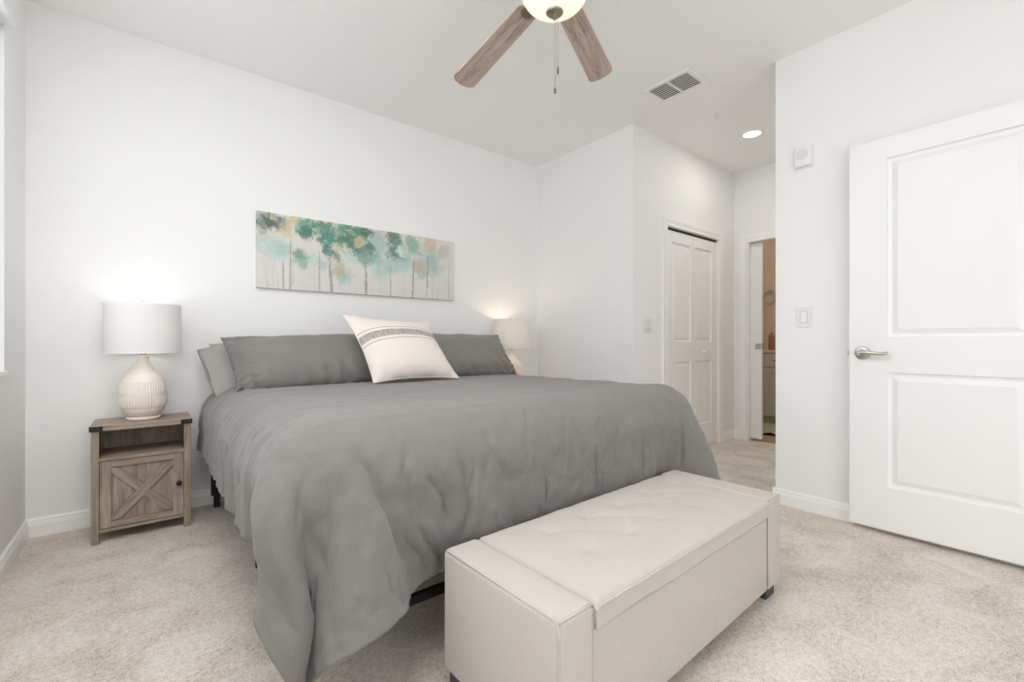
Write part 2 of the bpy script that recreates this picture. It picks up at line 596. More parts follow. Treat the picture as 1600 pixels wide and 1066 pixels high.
obj('pane', one_box(GX0 + 0.02, GX1 - 0.02, -0.004, 0.0, 0.02, GZ - 0.02), M['glass'], w2)

# blind headrail over the left window
t = thing('window_blind', 'white blind headrail at the top of the window, upper left corner', 'blind', (XL, 0, 0))
bm = B()
prism(bm, [(-0.07, 2.375), (0.030, 2.375), (0.036, 2.385), (0.036, 2.462), (0.030, 2.470), (-0.001, 2.470), (-0.001, 2.438), (-0.07, 2.438)], 0.17, 2.905, 1)
obj('valance', bm, M['plastic'], t)
for k in range(6):
    obj('slat', one_box(-0.055, -0.006, 0.2, 2.88, 2.330 + k * 0.007, 2.333 + k * 0.007), M['plastic'], t)


# ------------------------------------------------------------------ ceiling fan
FX, FY = 1.294, 1.330
fan = thing('ceiling_fan', 'ceiling fan with grey-brown wooden blades and a glowing white glass bowl', 'ceiling fan', (FX, FY, H))
bm = B()
lathe(bm, [(0.072, 0), (0.070, -0.02), (0.05, -0.05), (0.02, -0.06)], seg=40)
obj('canopy', bm, M['bronze'], fan, 50)
bm = B()
lathe(bm, [(0.0125, -0.055), (0.0125, -0.15)], seg=20)
obj('downrod', bm, M['bronze'], fan, True)
bm = B()
lathe(bm, [(0.03, -0.135), (0.085, -0.145), (0.118, -0.165), (0.125, -0.20), (0.118, -0.235), (0.09, -0.255), (0.075, -0.280), (0.10, -0.292), (0.105, -0.304), (0.05, -0.31)], seg=48)
obj('motor_housing', bm, M['bronze'], fan, 50)
_k = NT('frosted_glass_bowl')
_b = _k.b
_b.inputs['Base Color'].default_value = (0.88, 0.82, 0.72, 1)
_b.inputs['Roughness'].default_value = 0.3
_b.inputs['Emission Color'].default_value = (1.0, 0.86, 0.62, 1)
_b.inputs['Emission Strength'].default_value = 0.52
M['bowl'] = _k.m
bm = B()
prof = [(0.139, -0.297)] + [(0.139 * math.cos(a), -0.304 - 0.098 * math.sin(a)) for a in [i * PI / 2 / 14 for i in range(0, 14)]] + [(0.012, -0.4015)]
lathe(bm, prof, seg=56)
obj('glass_bowl', bm, M['bowl'], fan, True)
bm = B()
lathe(bm, [(0.012, -0.394), (0.034, -0.3965), (0.035, -0.402), (0.029, -0.408), (0.014, -0.412), (0.008, -0.419), (0.010, -0.424), (0.004, -0.430)], seg=40)
obj('finial', bm, M['bronze'], fan, 60)
for (dx, dy, z1, fob) in ((-0.004, -0.006, -0.735, 0.024), (0.006, -0.012, -0.655, 0.030)):
    bm = B()
    ztop = -0.412
    n = int((ztop - z1) / 0.004)
    tube(bm, [(dx, dy, ztop), (dx, dy, z1 + fob)], 0.0009, 6)
    for i in range(n):
        bmesh.ops.create_icosphere(bm, subdivisions=1, radius=0.0017, matrix=Matrix.Translation((dx, dy, ztop - i * 0.004)) if ztop - i * 0.004 > z1 + fob else Matrix.Translation((dx, dy, z1 + fob)))
    ch = obj('pull_chain', bm, M['chain'], fan, True)
    bm = B()
    lathe(bm, [(0.0015, z1 + fob), (0.0035, z1 + fob - 0.004), (0.0038, z1 + 0.004), (0.0025, z1)], dx, dy, seg=12)
    fb = obj('pull_fob', bm, M['fob'], ch, True)


def blade_outline():
    out = []
    L0, L1 = 0.150, 0.641
    w0, w1, r = 0.052, 0.0635, 0.030
    out += [(L0, -w0 + 0.012), (L0 + 0.012, -w0)]
    for i in range(9):
        a = -PI / 2 + i * (PI / 2) / 8
        out.append((L1 - r - 0.006 + r * math.cos(a), -w1 + r + r * math.sin(a)))
    out.append((L1, 0.0))
    for i in range(9):
        a = i * (PI / 2) / 8
        out.append((L1 - r - 0.006 + r * math.cos(a), w1 - r + r * math.sin(a)))
    out += [(L0 + 0.012, w0), (L0, w0 - 0.012)]
    return out


A0 = math.radians(95.2)
for k in range(5):
    ang = A0 - k * 2 * PI / 5
    bm = B()
    prism(bm, blade_outline(), -0.004, 0.004, 2)
    bl = obj('blade', bm, M['blade'], fan, 40, loc=(0, 0, -0.274))
    bl.rotation_mode = 'ZYX'
    bl.rotation_euler = (math.radians(-15.3), 0, ang)
    bm = B()
    prism(bm, [(0.080, -0.018), (0.12, -0.016), (0.145, -0.028), (0.168, -0.030), (0.182, -0.018), (0.186, 0), (0.182, 0.018), (0.168, 0.030), (0.145, 0.028), (0.12, 0.016), (0.080, 0.018)], -0.010, -0.004, 2)
    obj('blade_iron', bm, M['bronze'], bl, 40)

# ceiling vent
t = thing('ceiling_vent', 'white rectangular ceiling vent with grey louvres in two halves', 'vent', (2.800, 1.709, H))
vx, vy, fr = 0.125, 0.170, 0.028
bm = B()
rings = []
for o_, z_ in ((0, 0), (0, -0.004), (0.008, -0.009), (fr, -0.009), (fr, -0.0002)):
    rings.append([bm.verts.new((sx * (vx - o_), sy * (vy - o_), z_)) for sx, sy in ((-1, -1), (1, -1), (1, 1), (-1, 1))])
for r0, r1 in zip(rings, rings[1:]):
    for q in range(4):
        bm.faces.new((r0[q], r0[(q + 1) % 4], r1[(q + 1) % 4], r1[q]))
box(bm, -vx + fr, vx - fr, -0.006, 0.006, -0.009, -0.001)
obj('frame', bm, M['plastic'], t)
obj('backing', one_box(-vx + fr, vx - fr, -vy + fr, vy - fr, -0.0012, -0.0002), M['dark_slot'], t)
for k in range(9):
    x = -vx + fr + 0.012 + k * (2 * (vx - fr) - 0.020) / 8
    for (ya, yb) in ((-vy + fr, -0.006), (0.006, vy - fr)):
        bm = B()
        prism(bm, [(x - 0.0062, -0.0080), (x + 0.0062, -0.0060), (x + 0.0062, -0.0052), (x - 0.0062, -0.0072)], ya, yb, 1)
        obj('louvre', bm, M['plastic'], t)

# sprinkler head
t = thing('sprinkler_head', 'small white fire sprinkler head on the ceiling near the hall', 'sprinkler', (3.372, 1.707, H))
bm = B()
lathe(bm, [(0.036, 0), (0.034, -0.004), (0.014, -0.006), (0.012, -0.012)], seg=28)
obj('escutcheon', bm, M['plastic'], t, 50)
bm = B()
for s in (-1, 1):
    tube(bm, [(s * 0.011, 0, -0.010), (s * 0.013, 0, -0.024), (0, 0, -0.040)], 0.003, 8)
tube(bm, [(0, 0, -0.008), (0, 0, -0.040)], 0.0025, 8)
obj('frame_arm', bm, M['plastic'], t, True)
bm = B()
lathe(bm, [(0.004, -0.038), (0.018, -0.041), (0.018, -0.043), (0.004, -0.044)], seg=20)
obj('deflector', bm, M['plastic'], t)

# recessed can light in the hall
t = thing('recessed_light', 'round recessed ceiling light glowing in the hall ceiling', 'ceiling light', (3.944, 1.695, H))
bm = B()
lathe(bm, [(0.092, 0), (0.090, -0.005), (0.070, -0.007), (0.066, 0.0)], seg=40, caps=False)
obj('trim_ring', bm, M['plastic'], t, True)
em = NT('led_lens')
em.b.inputs['Base Color'].default_value = (1, 1, 1, 1)
em.b.inputs['Emission Color'].default_value = (1.0, 0.95, 0.86, 1)
em.b.inputs['Emission Strength'].default_value = 6.0
bm = B()
lathe(bm, [(0.068, -0.001), (0.067, -0.0035), (0.02, -0.0040)], seg=40)
obj('lens', bm, em.m, t)


M['grille'] = simple('sounder_grille', (0.76, 0.76, 0.75), 0.5)

# wall plates
def plate(name, label, cat, loc, rz, wdt, hgt, rockers):
    t = thing(name, label, cat, loc, rz)
    obj('cover_plate', one_box(-wdt / 2, wdt / 2, -0.0075, 0, -hgt / 2, hgt / 2, bev=0.0025), M['switch_plate'], t)
    for k in range(rockers):
        cx = (k - (rockers - 1) / 2) * 0.046
        bm = B()
        box(bm, cx - 0.0185, cx + 0.0185, -0.0090, -0.006, -0.035, 0.035)
        fr_ = obj('rocker_gap_shade', bm, M['gap'], t)  # surround coloured darker as the rocker's shadow gap
        bm = B()
        prism(bm, [(-0.0085, -0.0335), (-0.0145, -0.033), (-0.0105, 0.0), (-0.0095, 0.033), (-0.0085, 0.0335)], cx - 0.0165, cx + 0.0165, 0)
        obj('rocker', bm, M['plastic'], fr_)
    return t


plate('light_switch', 'double white rocker switch left of the bifold closet door', 'light switch', (3.222, YC, 1.142), 0, 0.104, 0.114, 2)
plate('light_switch', 'single white rocker switch on the wall left of the open door', 'light switch', (XR, 1.010, 1.148), -PI / 2, 0.080, 0.120, 1)
t = thing('alarm_sounder', 'white square alarm sounder high on the wall beside the open door', 'alarm', (XR, 1.008, 2.096), -PI / 2)
obj('back_plate', one_box(-0.052, 0.052, -0.008, 0, -0.066, 0.066, bev=0.004), M['plastic'], t)
obj('housing', one_box(-0.048, 0.044, -0.032, -0.008, -0.058, 0.062, bev=0.008, seg=3), M['plastic'], t, 60)
bm = B()
lathe(bm, [(0.030, 0.0), (0.030, 0.004), (0.026, 0.005), (0.005, 0.005)], seg=32)
for k in range(5):
    box(bm, -0.020, 0.020, -0.016 + k * 0.008 - 0.0015, -0.016 + k * 0.008 + 0.0015, 0.005, 0.0065)
bmesh.ops.rotate(bm, verts=bm.verts[:], cent=(0, 0, 0), matrix=Matrix.Rotation(PI / 2, 3, 'X'))
bmesh.ops.translate(bm, verts=bm.verts[:], vec=(-0.002, -0.032, 0.012))
g = obj('grille', bm, M['grille'], t)
g['label'] = 'pale grey round grille'


# ------------------------------------------------------------------ canvas painting (procedural watercolour of misty trees)
BL = [(0.032, 0.845, 0.115, (80, 110, 85)), (0.078, 0.877, 0.114, (95, 120, 90)), (0.021, 0.944, 0.095, (160, 200, 185)), (0.198, 0.897, 0.13, (90, 165, 140)), (0.205, 0.791, 0.091, (80, 140, 110)), (0.282, 0.885, 0.153, (95, 150, 110)), (0.302, 0.771, 0.133, (80, 160, 140)), (0.37, 0.843, 0.199, (95, 165, 140)), (0.405, 0.795, 0.137, (85, 140, 110)), (0.448, 0.942, 0.139, (95, 150, 125)), (0.484, 0.97, 0.099, (90, 125, 100)), (0.043, 0.584, 0.161, (190, 212, 203)), (0.101, 0.531, 0.117, (175, 210, 200)), (0.544, 0.831, 0.197, (165, 200, 190)), (0.63, 0.97, 0.125, (100, 140, 115)), (0.654, 0.742, 0.148, (95, 150, 125)), (0.745, 0.847, 0.163, (140, 185, 165)), (0.686, 0.732, 0.088, (200, 222, 216)), (0.849, 0.911, 0.13, (205, 190, 170)), (0.931, 0.823, 0.109, (200, 195, 175)), (0.779, 0.531, 0.096, (200, 182, 160)), (0.484, 0.644, 0.125, (85, 140, 118)), (0.484, 0.525, 0.086, (140, 185, 170)), (0.18, 0.491, 0.089, (115, 165, 145)), (0.192, 0.366, 0.064, (150, 185, 170)), (0.302, 0.575, 0.082, (90, 140, 115)), (0.342, 0.507, 0.058, (100, 150, 125)), (0.376, 0.235, 0.114, (165, 205, 192)), (0.356, 0.336, 0.101, (200, 190, 150)), (0.282, 0.374, 0.086, (180, 212, 202)), (0.544, 0.523, 0.115, (165, 200, 188)), (0.567, 0.354, 0.123, (185, 215, 205)), (0.622, 0.459, 0.101, (175, 207, 197)), (0.686, 0.571, 0.148, (175, 210, 200)), (0.849, 0.602, 0.202, (160, 200, 188)), (0.426, 0.592, 0.139, (190, 215, 207)), (0.23, 0.439, 0.081, (195, 212, 205)), (0.796, 0.421, 0.107, (165, 200, 188))]
GO = [(0.14, 0.907, 0.082), (0.113, 0.759, 0.101), (0.342, 0.654, 0.066), (0.448, 0.771, 0.083), (0.322, 0.429, 0.051), (0.165, 0.97, 0.05)]
TK = [(0.106, 0.414, 0.106, 0.012, 0.012, 0.75), (0.135, 0.68, 0.135, 0.004, 0.014, 0.6), (0.147, 0.656, 0.146, 0.076, 0.006, 0.4), (0.262, 0.592, 0.262, 0.012, 0.014, 0.45), (0.308, 0.507, 0.317, 0.014, 0.022, 0.75), (0.484, 0.503, 0.485, 0.006, 0.018, 0.8), (0.49, 0.408, 0.517, 0.493, 0.008, 0.7), (0.614, 0.479, 0.615, 0.004, 0.012, 0.6), (0.749, 0.662, 0.741, -0.002, 0.014, 0.75), (0.831, 0.738, 0.829, 0.193, 0.012, 0.75), (0.829, 0.193, 0.818, 0.012, 0.008, 0.6), (0.968, 0.74, 0.964, 0.014, 0.01, 0.4), (0.86, 0.342, 0.86, 0.008, 0.01, 0.35), (0.894, 0.231, 0.891, 0.014, 0.008, 0.35), (0.021, 0.404, 0.043, 0.004, 0.006, 0.25), (0.04, 0.354, 0.043, 0.004, 0.006, 0.3), (0.069, 0.441, 0.063, 0.002, 0.006, 0.22), (0.084, 0.254, 0.083, 0.012, 0.006, 0.25), (0.405, 0.308, 0.403, 0.01, 0.006, 0.22), (0.429, 0.443, 0.426, 0.014, 0.006, 0.15), (0.521, 0.298, 0.519, 0.002, 0.006, 0.2), (0.559, 0.219, 0.56, 0.002, 0.006, 0.25), (0.666, 0.336, 0.666, 0.008, 0.006, 0.2), (0.69, 0.39, 0.69, 0.0, 0.006, 0.25), (0.322, 0.449, 0.322, 0.201, 0.008, 0.3), (0.146, 0.115, 0.155, 0.157, 0.006, 0.3)]


def smooth_noise(ny, nx, cells, rng):
    """value noise on an ny x nx grid, cells = (rows, cols) of the lattice"""
    g = rng.random((cells[0] + 2, cells[1] + 2))
    yy = np.linspace(0, cells[0], ny, endpoint=False); xx = np.linspace(0, cells[1], nx, endpoint=False)
    iy = yy.astype(int); ix = xx.astype(int)
    fy = (yy - iy)[:, None]; fx = (xx - ix)[None, :]
    fy = fy * fy * (3 - 2 * fy); fx = fx * fx * (3 - 2 * fx)
    a = g[np.ix_(iy, ix)]; b = g[np.ix_(iy, ix + 1)]; c = g[np.ix_(iy + 1, ix)]; d = g[np.ix_(iy + 1, ix + 1)]
    return (a * (1 - fx) + b * fx) * (1 - fy) + (c * (1 - fx) + d * fx) * fy


def paint(nx, ny):
    rng = np.random.default_rng(7)
    u = np.linspace(0, 1, nx)[None, :].repeat(ny, 0)
    v = np.linspace(0, 1, ny)[:, None].repeat(nx, 1)
    n1 = smooth_noise(ny, nx, (5, 15), rng); n2 = smooth_noise(ny, nx, (14, 42), rng)
    n3 = smooth_noise(ny, nx, (36, 108), rng); n4 = rng.random((ny, nx))
    wob = (n1 - .5) * 0.5 + (n2 - .5) * 0.9 + (n3 - .5) * 0.6
    img = np.ones((ny, nx, 3)) * np.array(lin(219, 216, 212))
    img *= (1 + 0.05 * (n1 - .5) + 0.04 * (smooth_noise(ny, nx, (3, 160), rng) - .5))[..., None]
    order = [11, 12, 13, 35, 30, 31, 32, 33, 34, 37, 36, 27, 28, 29, 18, 19, 20, 16, 9, 10, 14, 2, 0, 1, 3, 5, 7, 6, 8, 4, 15, 21, 22, 17, 23, 24, 25, 26]
    for i in order:
        x, y, r, c = BL[i]
        d = np.sqrt(((u - x) * 2.99) ** 2 + (v - y) ** 2) / r
        a = np.clip((1.42 - d + wob * 0.85) / 0.8, 0, 1)
        a = a * (0.50 + 0.45 * n2 + 0.25 * n3)
        a = np.clip(a, 0, 0.92)[..., None]
        g_ = sum(c) / 3.0
        c = tuple(q * 0.74 + g_ * 0.26 for q in c)
        col = np.array(lin(*c)) * (0.70 + 0.34 * n2 + 0.18 * n3)[..., None]
        img = img * (1 - a) + col * a
    for x0, y0, x1, y1, wd, op in TK:
        tt = np.clip((y0 - v) / (y0 - y1 + 1e-6), 0, 1)
        cx = x0 + (x1 - x0) * tt + (n2 - .5) * 0.004
        hw = wd * 0.32 * (0.6 + 0.5 * tt)
        lo, hi = min(y0, y1), max(y0, y1)
        a = np.clip(1.4 - np.abs(u - cx) / hw, 0, 1) * ((v > lo - .01) & (v < hi)) * op * (0.65 + 0.6 * (n3 - .3))
        a *= np.clip((hi - v) / 0.06, 0, 1) if hi - lo > 0.1 else 1
        a = np.clip(a, 0, 0.9)[..., None]
        img = img * (1 - a) + np.array(lin(122, 118, 114)) * a
    for x, y, r in GO:
        d = np.sqrt(((u - x) * 2.99) ** 2 + (v - y) ** 2) / r
        a = np.clip((1.05 - d + wob) / 0.5, 0, 1)
        fl = (n4 > 0.55) * a
        img = img * (1 - 0.55 * a[..., None]) + np.array(lin(198, 184, 156)) * 0.55 * a[..., None]
        img = img * (1 - fl[..., None] * .8) + np.array(lin(232, 214, 172)) * fl[..., None] * .8 * (0.7 + .5 * rng.random((ny, nx)))[..., None]
    return np.clip(img, 0, 1)


def canvas():
    x0, x1, z0, z1, yf, yb = 0.552, 2.040, 1.355, 1.852, 3.322, YB - 0.001
    nx, ny = 520, 175
    img = paint(nx, ny)
    bm = B()
    cl = bm.loops.layers.float_color.new('paint')
    V = [[bm.verts.new((x0 + (x1 - x0) * i / (nx - 1), yf, z0 + (z1 - z0) * j / (ny - 1))) for i in range(nx)] for j in range(ny)]
    Vb = {}

    def bk(i, j):
        if (i, j) not in Vb:
            v = V[j][i].co
            Vb[(i, j)] = bm.verts.new((v.x, yb, v.z))
        return Vb[(i, j)]
    for j in range(ny - 1):
        for i in range(nx - 1):
            f = bm.faces.new((V[j][i], V[j][i + 1], V[j + 1][i + 1], V[j + 1][i]))
            for lp, (a, b) in zip(f.loops, ((j, i), (j, i + 1), (j + 1, i + 1), (j + 1, i))):
                lp[cl] = tuple(img[a, b]) + (1,)
    per = [(i, 0) for i in range(nx)] + [(nx - 1, j) for j in range(1, ny)] + [(i, ny - 1) for i in range(nx - 2, -1, -1)] + [(0, j) for j in range(ny - 2, 0, -1)]
    for a, b in zip(per, per[1:] + per[:1]):
        f = bm.faces.new((V[a[1]][a[0]], bk(*a), bk(*b), V[b[1]][b[0]]))
        for lp, q in zip(f.loops, (a, a, b, b)):
            lp[cl] = tuple(img[q[1], q[0]]) + (1,)
    k = NT('painted_canvas')
    at = k.n('ShaderNodeAttribute', attribute_name='paint')
    k.l(at, 'Color', k.b, 'Base Color')
    k.b.inputs['Roughness'].default_value = 0.7
    k.b.inputs['Specular IOR Level'].default_value = 0.2
    vv = k.coords()
    k.bump(k.noise(vv, 500, 2), 'Fac', 0.1, 0.001)
    o = obj('canvas_painting', bm, k.m)
    tag(o, 'long canvas painting of misty green trees hung above the bed', 'painting')


canvas()


# ------------------------------------------------------------------ nightstands
def nightstand(loc, label, group):
    """front at local y=0, width along x from 0 to 0.40, depth to y=0.285, height 0.585"""
    W, D, Z = 0.40, 0.290, 0.584
    t = thing('nightstand', label, 'nightstand', loc, 0, group)
    obj('tabletop', one_box(-0.004, W + 0.004, -0.006, D, Z - 0.026, Z, bev=0.0015), M['wood_x'], t)
    for (x, y, f) in ((0, 0, 1), (W - 0.030, 0, 1), (0, D - 0.034, 0), (W - 0.030, D - 0.034, 0)):
        obj('leg', one_box(x, x + 0.030, y, y + 0.032, 0, Z - 0.026, bev=0.001), M['wood_z'], t)
    for x in (0.004, W - 0.020):
        obj('side_panel', one_box(x, x + 0.016, 0.032, D - 0.034, 0.055, Z - 0.026), M['wood_z'], t)
    obj('back_panel', one_box(0.030, W - 0.030, D - 0.012, D - 0.004, 0.055, Z - 0.026), M['wood_z'], t)
    obj('shelf', one_box(0.030, W - 0.030, 0.003, D - 0.013, 0.407, 0.423, bev=0.001), M['wood_x'], t)
    obj('bottom_panel', one_box(0.030, W - 0.030, 0.003, D - 0.013, 0.054, 0.070, bev=0.001), M['wood_x'], t)
    # door with a cross-buck
    dx0, dx1, dz0, dz1 = 0.032, W - 0.032, 0.073, 0.404
    bm = B()
    box(bm, dx0, dx1, 0.015, 0.024, dz0, dz1)
    d = obj('door', bm, M['wood_z'], t)
    st = 0.044
    for (a, b) in ((dx0, dx0 + st), (dx1 - st, dx1)):
        obj('stile', one_box(a, b, 0.003, 0.015, dz0, dz1, bev=0.001), M['wood_z'], d)
    for (a, b) in ((dz0, dz0 + 0.030), (dz1 - 0.030, dz1)):
        obj('rail', one_box(dx0 + st, dx1 - st, 0.003, 0.015, a, b, bev=0.001), M['wood_x'], d)
    ix0, ix1, iz0, iz1 = dx0 + st, dx1 - st, dz0 + 0.030, dz1 - 0.030
    cx, cz = (ix0 + ix1) / 2, (iz0 + iz1) / 2
    a = math.atan2(iz1 - iz0, ix1 - ix0)
    L = math.hypot(iz1 - iz0, ix1 - ix0) / 2 - 0.005
    hw = 0.019
    e = hw / math.tan(a)
    for s, y0, y1 in ((1, 0.0032, 0.015), (-1, 0.0050, 0.015)):
        # a plank cut to the corners of the frame; local x along the plank
        ca, sa = math.cos(a), math.sin(a)
        quad = []
        q = [(-L, 0), (-L + 0.012, hw), (L - 0.026, hw), (L, 0), (L - 0.012, -hw), (-L + 0.026, -hw)]
        bm = B()
        prism(bm, q if s == 1 else [(x, -z) for x, z in q], y0, y1, 1)
        obj('cross_plank', bm, M['wood_x'], d, loc=(cx, 0, cz), rot=(0, -s * a, 0))
    bm = B()
    lathe(bm, [(0.006, 0), (0.005, 0.010), (0.0125, 0.016), (0.0125, 0.022), (0.006, 0.026)], seg=24)
    bmesh.ops.rotate(bm, verts=bm.verts[:], cent=(0, 0, 0), matrix=Matrix.Rotation(PI / 2, 3, 'X'))
    bmesh.ops.translate(bm, verts=bm.verts[:], vec=(dx1 - 0.020, 0.003, 0.245))
    kb = obj('knob', bm, M['black_metal'], d, True)
    kb['label'] = 'round black knob'
    for x0, x1, xs in ((-0.0062, 0.044, -1), (W - 0.044, W + 0.0062, 1)):
        bm = B()
        box(bm, x0, x1, -0.0085, -0.006, Z - 0.025, Z - 0.001, bev=0.0008)
        if xs < 0:
            box(bm, -0.0065, -0.004, -0.0085, 0.044, Z - 0.025, Z - 0.001, bev=0.0008)
        else:
            box(bm, W + 0.004, W + 0.0065, -0.0085, 0.044, Z - 0.025, Z - 0.001, bev=0.0008)
        br = obj('corner_bracket', bm, M['black_metal'], t)
        br['label'] = 'black metal corner bracket'
        for q in (0.013, 0.033):
            xx = x0 + q if xs < 0 else x1 - q
            bm = B()
            lathe(bm, [(0.0042, 0), (0.0036, 0.0018), (0.001, 0.0026)], seg=12)
            bmesh.ops.rotate(bm, verts=bm.verts[:], cent=(0, 0, 0), matrix=Matrix.Rotation(PI / 2, 3, 'X'))
            bmesh.ops.translate(bm, verts=bm.verts[:], vec=(xx, -0.0085, Z - 0.013))
            obj('rivet', bm, M['grey_leg'], br, True)
    return t


NSG = 'nightstands on either side of the bed'
nightstand((-0.215, 3.018, 0), 'grey oak nightstand with cross-braced door left of the bed', NSG)
nightstand((2.345, 3.018, 0), 'grey oak nightstand hidden behind the far side of the bed', NSG)


# ------------------------------------------------------------------ table lamps
def lamp_mats(warm):
    k = NT('linen_shade_' + ('warm' if warm else 'white'))
    t = k.t
    df = t.nodes.new('ShaderNodeBsdfDiffuse'); tl = t.nodes.new('ShaderNodeBsdfTranslucent'); mx = t.nodes.new('ShaderNodeMixShader')
    col = (0.86, 0.83, 0.80, 1) if warm else (0.86, 0.85, 0.84, 1)
    df.inputs[0].default_value = col; tl.inputs[0].default_value = col
    mx.inputs[0].default_value = 0.25
    t.links.new(df.outputs[0], mx.inputs[1]); t.links.new(tl.outputs[0], mx.inputs[2])
    t.links.new(mx.outputs[0], t.nodes['Material Output'].inputs[0])
    v = k.coords((1, 1, 1))
    bp = k.n('ShaderNodeBump'); bp.inputs['Strength'].default_value = 0.1; bp.inputs['Distance'].default_value = 0.001
    nz = k.noise(v, 600, 2)
    k.l(nz, 'Fac', bp, 'Height'); k.l(bp, 'Normal', df, 'Normal')
    return k.m


def table_lamp(loc, label, group, warm, power):
    t = thing('table_lamp', label, 'table lamp', loc, 0, group)
    prof0 = [(0.070, 0.0), (0.074, 0.004), (0.074, 0.014), (0.070, 0.018)]
    bm = B()
    lathe(bm, prof0, seg=64)
    obj('foot_ring', bm, M['ceramic'], t, 50)
    body = [(0.066, 0.018), (0.076, 0.026), (0.088, 0.044), (0.095, 0.062), (0.0955, 0.066), (0.0985, 0.068), (0.103, 0.090), (0.1045, 0.112), (0.103, 0.134), (0.1025, 0.136), (0.1025, 0.139),
            (0.103, 0.141), (0.101, 0.165), (0.096, 0.190), (0.092, 0.205), (0.0905, 0.207), (0.089, 0.211), (0.080, 0.228), (0.069, 0.243), (0.060, 0.252), (0.059, 0.255), (0.048, 0.268), (0.037, 0.284), (0.029, 0.302), (0.025, 0.320), (0.0245, 0.334), (0.025, 0.340), (0.022, 0.344)]

    def mod(z, i):
        if 0.070 < z < 0.134 or 0.142 < z < 0.204:
            return (-0.0040, -0.0010, 0.0006, -0.0010)[i % 4]
        return 0
    fine = []
    for (r0, z0), (r1, z1) in zip(body, body[1:]):
        m_ = 3 if z1 - z0 > 0.012 else 1
        for q in range(m_):
            fine.append((r0 + (r1 - r0) * q / m_, z0 + (z1 - z0) * q / m_))
    fine.append(body[-1])
    bm = B()
    lathe(bm, fine, seg=208, mod=mod)
    obj('base', bm, M['ceramic'], t, True)
    bm = B()
    lathe(bm, [(0.012, 0.342), (0.012, 0.362), (0.015, 0.364), (0.015, 0.395), (0.010, 0.398), (0.010, 0.415)], seg=24)
    obj('neck', bm, M['nickel'], t, 50)
    # shade: open drum with thickness
    R0, R1, z0, z1 = 0.1680, 0.1660, 0.357, 0.617
    bm = B()
    lathe(bm, [(R0, z0), (R1, z1), (R1 - 0.0015, z1), (R0 - 0.0015, z0), (R0, z0)], seg=72, caps=False)
    sh = obj('shade', bm, lamp_mats(warm), t, 40)
    hem_m = M['cream'] if warm else M['plastic']
    bm = B()
    lathe(bm, [(R0 + 0.0006, z0 - 0.0008), (R0 + 0.0006, z0 + 0.006), (R0 - 0.002, z0 + 0.006), (R0 - 0.002, z0 - 0.0008), (R0 + 0.0006, z0 - 0.0008)], seg=72, caps=False)
    obj('bottom_hem', bm, hem_m, sh)
    bm = B()
    lathe(bm, [(R1 + 0.0006, z1 + 0.0008), (R1 + 0.0006, z1 - 0.006), (R1 - 0.002, z1 - 0.006), (R1 - 0.002, z1 + 0.0008), (R1 + 0.0006, z1 + 0.0008)], seg=72, caps=False)
    obj('top_hem', bm, hem_m, sh)
    bm = B()
    for k in range(3):
        a = 2 * PI * k / 3 + 0.4
        tube(bm, [(0, 0, z1 - 0.012), ((R1 - 0.001) * math.cos(a), (R1 - 0.001) * math.sin(a), z1 - 0.006)], 0.0015, 6)
    for s in (-1, 1):
        tube(bm, [(s * 0.011, 0, 0.398), (s * 0.05, 0, 0.45), (s * 0.055, 0, 0.50), (s * 0.035, 0, 0.57), (0, 0, z1 - 0.012)], 0.0016, 6)
    obj('harp', bm, M['nickel'], t, True)
    bm = B()
    lathe(bm, [(0.006, z1 - 0.012), (0.005, z1 - 0.002), (0.008, z1), (0.014, z1 + 0.010), (0.0145, z1 + 0.016), (0.010, z1 + 0.024), (0.003, z1 + 0.027)], seg=24)
    obj('finial', bm, M['cream'], t, True)
    bulb = NT('bulb_' + ('warm' if warm else 'white'))
    bc = (1.0, 0.80, 0.58) if warm else (1.0, 0.97, 0.93)
    bulb.b.inputs['Emission Color'].default_value = bc + (1,)
    bulb.b.inputs['Emission Strength'].default_value = 3.0
    bm = B()
    lathe(bm, [(0.010, 0.412), (0.014, 0.425), (0.027, 0.455), (0.030, 0.472), (0.024, 0.492), (0.008, 0.502)], seg=24)
    obj('bulb', bm, bulb.m, t, True)
    point_light('lamp_bulb_glow', (loc[0], loc[1], loc[2] + 0.530), power, bc, 0.028)


LG = 'cream ceramic table lamps'
table_lamp((-0.016, 3.165, 0.584), 'cream ribbed ceramic lamp with white drum shade on the left nightstand', LG, False, 0.5)
table_lamp((2.545, 3.165, 0.584), 'warm-lit lamp peeking out behind the right dark grey pillow', LG, True, 0.9)


# ------------------------------------------------------------------ bed
BX0, BX1_, BYF, BYH = 0.310, 2.230, 1.275, 3.315
bed = thing('bed_frame', 'black metal platform bed frame under the grey duvet', 'bed frame', (0, 0, 0))
Zf = 0.355
for x in (BX0, (BX0 + BX1_) / 2 - 0.02, BX1_ - 0.04):
    obj('side_rail', one_box(x, x + 0.04, BYF, BYH, Zf - 0.04, Zf, bev=0.003), M['black_metal'], bed)
for y in (BYF, BYH - 0.04):
    obj('end_rail', one_box(BX0 + 0.041, BX1_ - 0.041, y, y + 0.038, Zf - 0.041, Zf - 0.001, bev=0.003), M['black_metal'], bed)
obj('foot_bar', one_box(BX0 + 0.031, BX1_ - 0.031, BYF + 0.006, BYF + 0.030, 0.185, 0.212, bev=0.003), M['black_metal'], bed)
for k in range(11):
    y = BYF + 0.12 + k * (BYH - BYF - 0.26) / 10
    obj('slat', one_box(BX0 + 0.041, BX1_ - 0.041, y, y + 0.025, Zf - 0.030, Zf - 0.001), M['black_metal'], bed)
